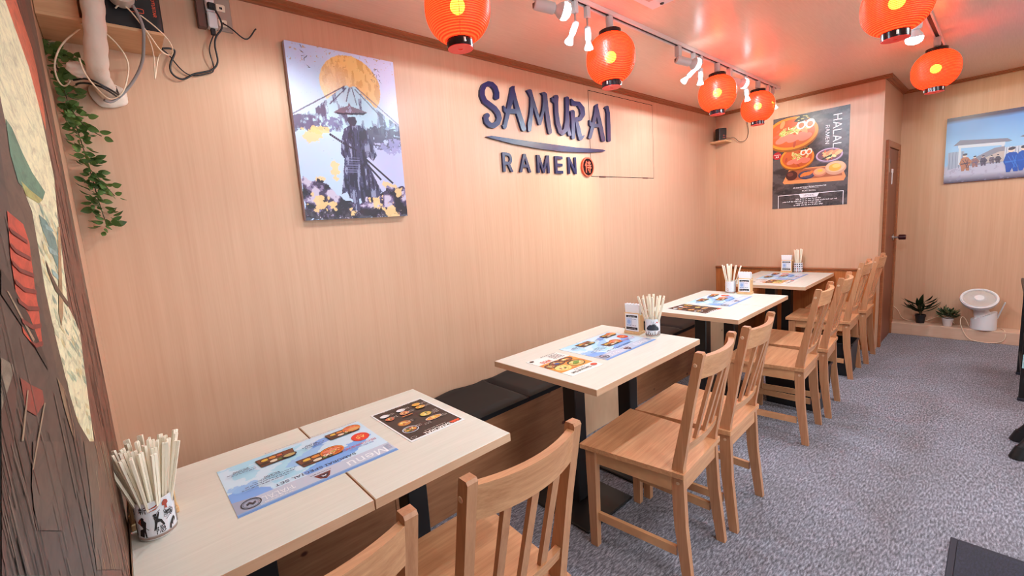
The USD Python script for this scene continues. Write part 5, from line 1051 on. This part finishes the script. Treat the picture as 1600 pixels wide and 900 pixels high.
fl = trimesh.creation.icosphere(3, 1); v = np.array(fl.vertices); k = 1 + .5 * (meshkit.noise(v * 2.0 + 9) - .5); v = v * k[:, None] * [.028, .02, .024] + [.170, -.135, 1.948]
obj('tape_end', trimesh.Trimesh(v, fl.faces, process=False), W['tape'], pp, smooth=True)
gv = thing('vent_cap', 'small ribbed grey cap beside the wrapped pipe', 'vent', (.304, -.236, 2.165))
obj('cap_body', cat(T(trimesh.creation.cylinder(.034, .05, sections=32), rx=PI / 2)), W['grill'], gv, smooth=30)
for k in range(7): obj('rib', bx((-.03, -.0275, -.024 + k * .008), (.03, -.025, -.0205 + k * .008)), W['grill'], gv)
obj('bracket', bx((-.012, .025, .01), (.012, .03, .03), .002), W['grill'], gv)
C1 = [(0.196, -0.215, 2.060), (0.176, -0.13, 2.059), (0.146, -0.13, 2.023), (0.125, -0.13, 1.981), (0.116, -0.125, 1.939), (0.120, -0.11, 1.911), (0.145, -0.07, 1.930)]
C2 = [(0.25, -0.155, 2.069), (0.28, -0.15, 2.036), (0.298, -0.14, 1.989), (0.288, -0.13, 1.936), (0.262, -0.12, 1.886), (.24, -.11, 1.875), (.215, -.14, 1.885), (.186, -.20, 1.918), (.178, -.23, 1.954)]
cable('white_cable', 'thin cream cable looped to the left of the wrapped pipe', C1, .0024, W['creamcable'])
cable('white_cable', 'thin cream cable looped across the front of the wrapped pipe', C2, .0024, W['creamcable'])
cable('white_cable', 'thin cream cable sagging from the speaker shelf to the right', [(0.285, -0.215, 2.125), (0.303, -0.222, 2.136), (0.332, -0.225, 2.106), (0.367, -0.215, 2.052), (0.4, -0.15, 2.036), (0.420, -0.12, 2.043), (0.409, -0.215, 2.060), (0.379, -0.222, 2.09), (0.345, -0.225, 2.115)], .0022, W['creamcable'])
cable('white_cable', 'thin cream cable hanging in a narrow loop below the speaker shelf', [(0.352, -0.214, 2.076), (0.369, -0.15, 2.053), (0.372, -0.13, 2.012), (0.367, -0.12, 1.955), (0.379, -0.11, 2.003), (0.392, -0.12, 2.040)], .002, W['creamcable'])
cable('grey_cable', 'thick grey cable curving down beside the wrapped pipe', [(0.300, -0.222, 2.24), (0.312, -0.222, 2.19), (0.332, -0.222, 2.137), (0.347, -0.224, 2.075), (0.345, -0.195, 2.045), (0.340, -0.14, 2.010), (0.322, -0.10, 1.971), (0.29, -0.075, 1.925), (0.256, -0.066, 1.889), (0.238, -0.07, 1.876), (.222, -.08, 1.878)], .0048, W['greycable'])
for k, (q, l) in enumerate((([(0.154, -0.085, 1.929), (0.176, -0.125, 1.925), (0.205, -0.168, 1.908), (0.240, -0.155, 1.892), (0.262, -0.09, 1.898), (.258, -.06, 1.93)], 'upper'), ([(0.158, -0.085, 1.915), (0.191, -0.14, 1.908), (0.221, -0.165, 1.893), (0.252, -0.12, 1.884), (.262, -.07, 1.90)], 'lower'))):
    cable('black_cable', f'short black cable wound round the foot of the wrapped pipe, {l} one', q, .003, W['blackp'])
ob = thing('wall_outlet', 'metal wall outlet plate with cream sockets above the framed canvas', 'outlet')
obj('cover_plate', bx((.574, -.006, 2.206), (.662, -.0005, 2.342), .002), W['plate'], ob)
obj('wooden_box', bx((.540, -.028, 2.200), (.568, -.0005, 2.36), .002), W['bronze'], ob)
for z in (2.292, 2.236):
    s = obj('socket', bx((.612, -.0085, z - .013), (.642, -.006, z + .013), .002), W['cream'], ob); obj('slot', bx((.622, -.0092, z - .005), (.632, -.0086, z + .003)), W['blackp'], s)
ad = thing('power_adapter', 'white double power adapter plugged into the wall outlet', 'power adapter')
obj('adapter_body', bx((.569, -.040, 2.258), (.600, -.0065, 2.36), .004), W['white'], ad); obj('adapter_body', bx((.571, -.042, 2.200), (.603, -.0065, 2.2565), .004), W['white'], ad)
obj('plug', bx((.574, -.058, 2.262), (.600, -.0405, 2.284), .003), W['blackp'], ad); obj('usb_plug', bx((.577, -.034, 2.176), (.593, -.020, 2.1995), .002), W['blackp'], ad)
cable('black_cable', 'thick black cable from the upper plug of the wall outlet to the shelf', [(0.590, -0.058, 2.268), (0.604, -0.055, 2.245), (0.613, -0.045, 2.201), (0.594, -0.04, 2.173), (0.584, -0.03, 2.125), (0.586, -0.022, 2.078), (0.569, -0.02, 2.052), (0.492, -0.02, 2.016), (0.459, -0.02, 1.997), (0.435, -0.022, 2.007), (0.433, -0.025, 2.052), (0.447, -0.03, 2.096), (0.433, -0.035, 2.096), (0.409, -0.045, 2.087)], .0034, W['blackp'], 90)
cable('black_cable', 'thin black cable from the lower plug of the wall outlet to the shelf', [(0.585, -0.027, 2.176), (0.571, -0.03, 2.146), (0.563, -0.03, 2.114), (0.568, -0.026, 2.075), (0.568, -0.012, 2.045), (0.545, -0.012, 2.032), (0.482, -0.011, 2.021), (0.455, -0.013, 2.044), (0.439, -0.014, 2.068), (0.409, -0.03, 2.092)], .0022, W['blackp'], 80)
cable('black_cable', 'short black cable end trailing right from the wall outlet', [(0.632, -0.012, 2.232), (0.65, -0.025, 2.216), (0.67, -0.03, 2.198), (0.698, -0.03, 2.184), (0.716, -0.03, 2.197), (0.742, -0.03, 2.232)], .0026, W['blackp'])

# ------------------------------------------------------------------ hanging leaf garland
def leaf_mesh(l, w, curl=.15, fold=.25, n=5):
    V = []; F = []
    for i in range(n + 1):
        t = i / n; ww = w / 2 * math.sin(PI * min(1, .08 + t * .92)) ** .8 * (1 - .25 * t); z = -curl * l * t * t
        V += [(t * l, -ww, z + fold * ww), (t * l, 0, z), (t * l, ww, z + fold * ww)]
    for i in range(n):
        o = 3 * i; F += [(o, o + 1, o + 4), (o, o + 4, o + 3), (o + 1, o + 2, o + 5), (o + 1, o + 5, o + 4)]
    return np.array(V), np.array(F)
def put_leaf(parent, p, d, roll, l, w, m, curl=.15):
    V, F = leaf_mesh(l, w, curl); B = basis(d); X = np.c_[B[:, 2], B[:, 0], B[:, 1]]; c, s = math.cos(roll), math.sin(roll); V = V @ np.array([[1, 0, 0], [0, c, s], [0, -s, c]]) @ X.T + p
    return obj('leaf', trimesh.Trimesh(V, F, process=False), m, parent, smooth=True)
ga = thing('leaf_garland', 'trailing green leaf garland hanging down in the near corner', 'garland')
r = np.random.default_rng(11)
for path, nl in (([(.105, -.03, 2.062), (.118, -.05, 1.99), (.128, -.05, 1.89), (.140, -.045, 1.78), (.152, -.04, 1.66), (.160, -.035, 1.55), (.172, -.03, 1.455)], 230), ([(.118, -.05, 2.03), (.150, -.06, 2.01), (.180, -.05, 1.99)], 18), ([(.132, -.05, 1.86), (.165, -.055, 1.79), (.200, -.045, 1.765)], 26), ([(.150, -.04, 1.66), (.185, -.04, 1.60), (.205, -.035, 1.565)], 24)):
    q = spline(path, 80); obj('stem', tube(q[::2], .0016, 6), W['stem'], ga, smooth=60)
    for i in range(nl):
        t = r.uniform(0, 1) if nl < 50 else (i + r.uniform()) / nl; c = q[min(79, int(t * 79))]; a = r.uniform(0, 2 * PI)
        d = np.array((math.cos(a), -abs(math.sin(a)) * .8 + .15, r.uniform(-.8, .5))); d /= np.linalg.norm(d)
        l = r.uniform(.021, .034); s0 = c + d * r.uniform(.002, .030)
        e = s0 + d * l
        if e[0] < XN + .004 or e[1] > -.002: d[0], d[1] = abs(d[0]), -abs(d[1]); 
        put_leaf(ga, s0, d, r.uniform(-1.6, .2), l, l * r.uniform(.62, .85), W['leaf'], r.uniform(0, .35))

# ------------------------------------------------------------------ plinth: two plants and the fan
PZ = .1122
def potted(x, y, R, Hh, label, potm, square=False):
    t = thing('potted_plant', label, 'plant', (x, y, PZ))
    obj('pot', lathe([(0, 0), (R * .74, 0), (R * .94, Hh * .80), (R * 1.02, Hh * .80), (R * 1.02, Hh), (R * .94, Hh), (R * .9, Hh * .86), (0, Hh * .86)], 32), potm, t, smooth=35)
    obj('soil', lathe([(0, Hh * .865), (R * .9, Hh * .865), (R * .9, Hh * .84), (0, Hh * .84)][::-1], 24), W['soil'], t)
    return t
b1 = potted(6.118, -1.572, .040, .085, 'black pot with long dark arching leaves on the ledge below the far wall', W['blackp'])
r = np.random.default_rng(21)
for i in range(24):
    a = i * 2.4; up = r.uniform(.25, .95); d = np.array((math.cos(a) * .9, math.sin(a), up)); d /= np.linalg.norm(d)
    if d[0] > .2: d[0] *= -.6
    base = np.array((0, 0, .075)); hgt = r.uniform(.04, .15); s0 = base + np.array((d[0] * .02, d[1] * .03, hgt)); obj('stem', tube([base, base * .5 + s0 * .5 + (0, 0, .01), s0], .0016, 5), W['stem'], b1)
    l = r.uniform(.085, .155)
    put_leaf(b1, s0, d * (1, 1, .5), r.uniform(-.4, .4), l, l * r.uniform(.24, .36), W['leafd'], r.uniform(.15, .45))
b2 = potted(6.090, -1.760, .040, .075, 'white pot with a bushy variegated plant on the ledge beside the fan', W['pot'])
for i in range(95):
    a = i * 2.4; q = r.uniform(.1, 1); d = np.array((math.cos(a) * q, math.sin(a) * q, r.uniform(.15, .9))); d /= np.linalg.norm(d)
    s0 = np.array((0, 0, .072)) + d * np.array((.5, .6, .9)) * r.uniform(.03, .10); l = r.uniform(.035, .06)
    if s0[0] > .05: s0[0] = .05
    put_leaf(b2, s0, d * (1, 1, .4), r.uniform(-.6, .6), l, l * r.uniform(.4, .6), W['leafp'] if r.uniform() < .4 else W['leafd'], r.uniform(.1, .4))
fan = thing('circulator_fan', 'white round air circulator fan tilted upwards on the ledge below the far wall', 'fan', (6.085, -1.985, PZ))
R0 = .083
bs = lathe([(0, 0), (R0 - .004, 0), (R0, .006), (R0 - .002, .10), (R0 - .004, .165), (0, .165)], 48); v = np.array(bs.vertices)
top = v[:, 2] > .09; v[top, 2] = np.minimum(v[top, 2], .085 + (R0 - v[top, 1]) / (2 * R0) * .09)     # slanted top, higher on the right
obj('base', trimesh.Trimesh(v, bs.faces, process=False), W['white'], fan, smooth=40)
obj('control_knob', T(lathe([(0, 0), (.012, 0), (.011, .006), (0, .007)], 16), (-.055, .045, .10), ry=-1.0), W['white'], fan, smooth=40)
nrm = np.array((-.62, .0, .785)); hc = np.array((-.06, .035, .285))
hd = lathe([(0, -.085), (.05, -.080), (.088, -.060), (.112, -.030), (.121, 0), (.119, .010), (.108, .016), (.104, .012), (.104, .0), (0, -.002)], 56)
obj('head_shell', along(hd, hc, nrm), W['white'], fan, smooth=40)
obj('grille_ring', along(lathe([(.100, .010), (.106, .018), (.112, .018), (.112, .008), (.100, .008)], 56), hc, nrm), W['white'], fan, smooth=40)
obj('grille_hub', along(lathe([(0, .012), (.030, .012), (.033, .016), (.030, .020), (0, .021)], 32), hc, nrm), W['white'], fan, smooth=40)
for k in range(60):
    a = k * 2 * PI / 60; q = [(rr_ * math.cos(a + (rr_ - .03) * 7.0), rr_ * math.sin(a + (rr_ - .03) * 7.0), .015) for rr_ in np.linspace(.031, .102, 6)]
    obj('grille_fin', along(tube(q, .0011, 5), hc, nrm), W['white'], fan)
obj('grille_back', along(lathe([(.03, .002), (.10, .002), (.10, .001), (.03, .001)], 40), hc, nrm), W['grill'], fan)
obj('tilt_arm', hull([(.02 + a * .012, -.078 + b * .006, .10) for a in (-1, 1) for b in (-1, 1)] + [(-.045 + a * .02, -.118 + b * .004, .262) for a in (-1, 1) for b in (-1, 1)]), W['white'], fan)
obj('neck', hull(list(np.array([(.055 * math.cos(a) + .0, .055 * math.sin(a), .095 - .03 * math.sin(a)) for a in np.linspace(0, 2 * PI, 20)])) + list(hc - nrm * .082 + basis(nrm)[:, 0] * .04 * np.cos(np.linspace(0, 2 * PI, 16))[:, None] + basis(nrm)[:, 1] * .04 * np.sin(np.linspace(0, 2 * PI, 16))[:, None])), W['white'], fan, smooth=40)
cable('fan_cable', 'pale cord of the fan looping over the edge of the ledge', [(6.10, -1.90, .118), (6.05, -1.845, .20), (6.03, -1.845, .165), (6.022, -1.863, .10), (6.019, -1.911, .02), (6.015, -1.971, .006), (6.018, -2.065, .010), (6.02, -2.111, .04), (6.03, -2.118, .10), (6.07, -2.11, .118), (6.16, -2.09, .117)], .003, W['creamcable'])
cable('wall_cable', 'pale cord running along the ledge behind the black plant pot', [(6.195, -1.365, .245), (6.19, -1.4, .207), (6.185, -1.437, .135), (6.165, -1.504, .1155), (6.175, -1.578, .1155), (6.185, -1.643, .147), (6.19, -1.70, .18), (6.19, -1.80, .1155)], .003, W['creamcable'])

# ------------------------------------------------------------------ baskets under the chairs, mat, and the furniture at the right edge
def basket(x0, x1, y0, y1, h, label):
    t = thing('storage_basket', label, 'basket', ((x0 + x1) / 2, (y0 + y1) / 2, 0)); hx, hy = (x1 - x0) / 2, (y1 - y0) / 2; tp, th = .012, .003
    def wall(s, ax):
        if ax == 'x': return hull([(s * (hx - tp) - s * a * th, b * (hy - tp), 0.003) for a in (0, 1) for b in (-1, 1)] + [(s * hx - s * a * th, b * hy, h) for a in (0, 1) for b in (-1, 1)])
        return hull([(b * (hx - tp), s * (hy - tp) - s * a * th, 0.003) for a in (0, 1) for b in (-1, 1)] + [(b * hx, s * hy - s * a * th, h) for a in (0, 1) for b in (-1, 1)])
    obj('side_wall', cat(wall(1, 'x'), wall(-1, 'x'), wall(1, 'y'), wall(-1, 'y'), bx((-hx + tp, -hy + tp, 0), (hx - tp, hy - tp, .004))), W['blackp'], t)
    e = .006
    obj('rim', cat(bx((-hx - e, -hy - e, h - .012), (hx + e, -hy + .001, h), .002), bx((-hx - e, hy - .001, h - .012), (hx + e, hy + e, h), .002), bx((-hx - e, -hy, h - .012), (-hx + .001, hy, h), .002), bx((hx - .001, -hy, h - .012), (hx + e, hy, h), .002)), W['blackp'], t)
basket(3.515, 3.775, -1.345, -1.02, .285, 'black plastic storage basket under the far chair of the third group')
basket(4.375, 4.620, -1.345, -1.08, .262, 'black plastic storage bin under the near chair of the farthest table')
mt = thing('floor_mat', 'charcoal entrance mat on the carpet at the bottom right corner', 'mat')
obj('mat_pile', bx((1.70, -2.95, .0002), (2.53, -2.002, .009), .002), W['rug'], mt)
obj('mat_border', cat(bx((1.68, -2.0018, .0002), (2.55, -1.982, .006), .002), bx((2.5302, -2.97, .0002), (2.55, -2.002, .006), .002), bx((1.68, -2.97, .0002), (1.6998, -2.002, .006), .002), bx((1.6998, -2.97, .0002), (2.53, -2.9502, .006), .002)), W['rugedge'], mt)
tb = thing('metal_table', 'black metal framed table leg standing at the right edge of the picture', 'table', (4.49, -2.19, 0))
for (x, y) in ((0, 0), (.62, 0), (0, -.55), (.62, -.55)):
    l = obj('leg', bx((x - .014, y - .014, .006), (x + .014, y + .014, .69), .002), W['black'], tb); obj('foot_cap', bx((x - .018, y - .018, 0), (x + .018, y + .018, .02), .003), W['rugedge'], l)
obj('crossbar', cat(bx((.0141, -.012, .155), (.6059, .012, .18), .002), bx((.0141, -.562, .155), (.6059, -.538, .18), .002)), W['black'], tb)
obj('tabletop', bx((-.03, -.58, .6902), (.65, .03, .715), .003), W['black'], tb)
obj('pale_tag', bx((-.0165, -.010, .22), (-.0142, .010, .31), .0005), W['cyan'], tb)
st = thing('stool', 'black stool with thick splayed legs at the right edge near the entrance mat', 'stool', (3.72, -2.40, 0))
for k, (x, y) in enumerate(((.045, .235), (-.205, .238), (.10, -.20), (-.20, -.22))):
    l = obj('leg', tube([(x * .35, y * .35, .44), (x * .8, y * .8, .12), (x, y, .03)], [.016, .019, .021], 14), W['blackp'], st, smooth=50)
    obj('foot_cap', tube([(x * .95, y * .95, .06), (x, y, .012), (x * 1.01, y * 1.01, .0)], [.022, .028, .029], 14), W['black'], l, smooth=50)
obj('seat_disc', lathe([(0, .43), (.15, .43), (.165, .437), (.17, .45), (.165, .468), (.15, .475), (0, .475)], 40), W['vinyl'], st, smooth=40)
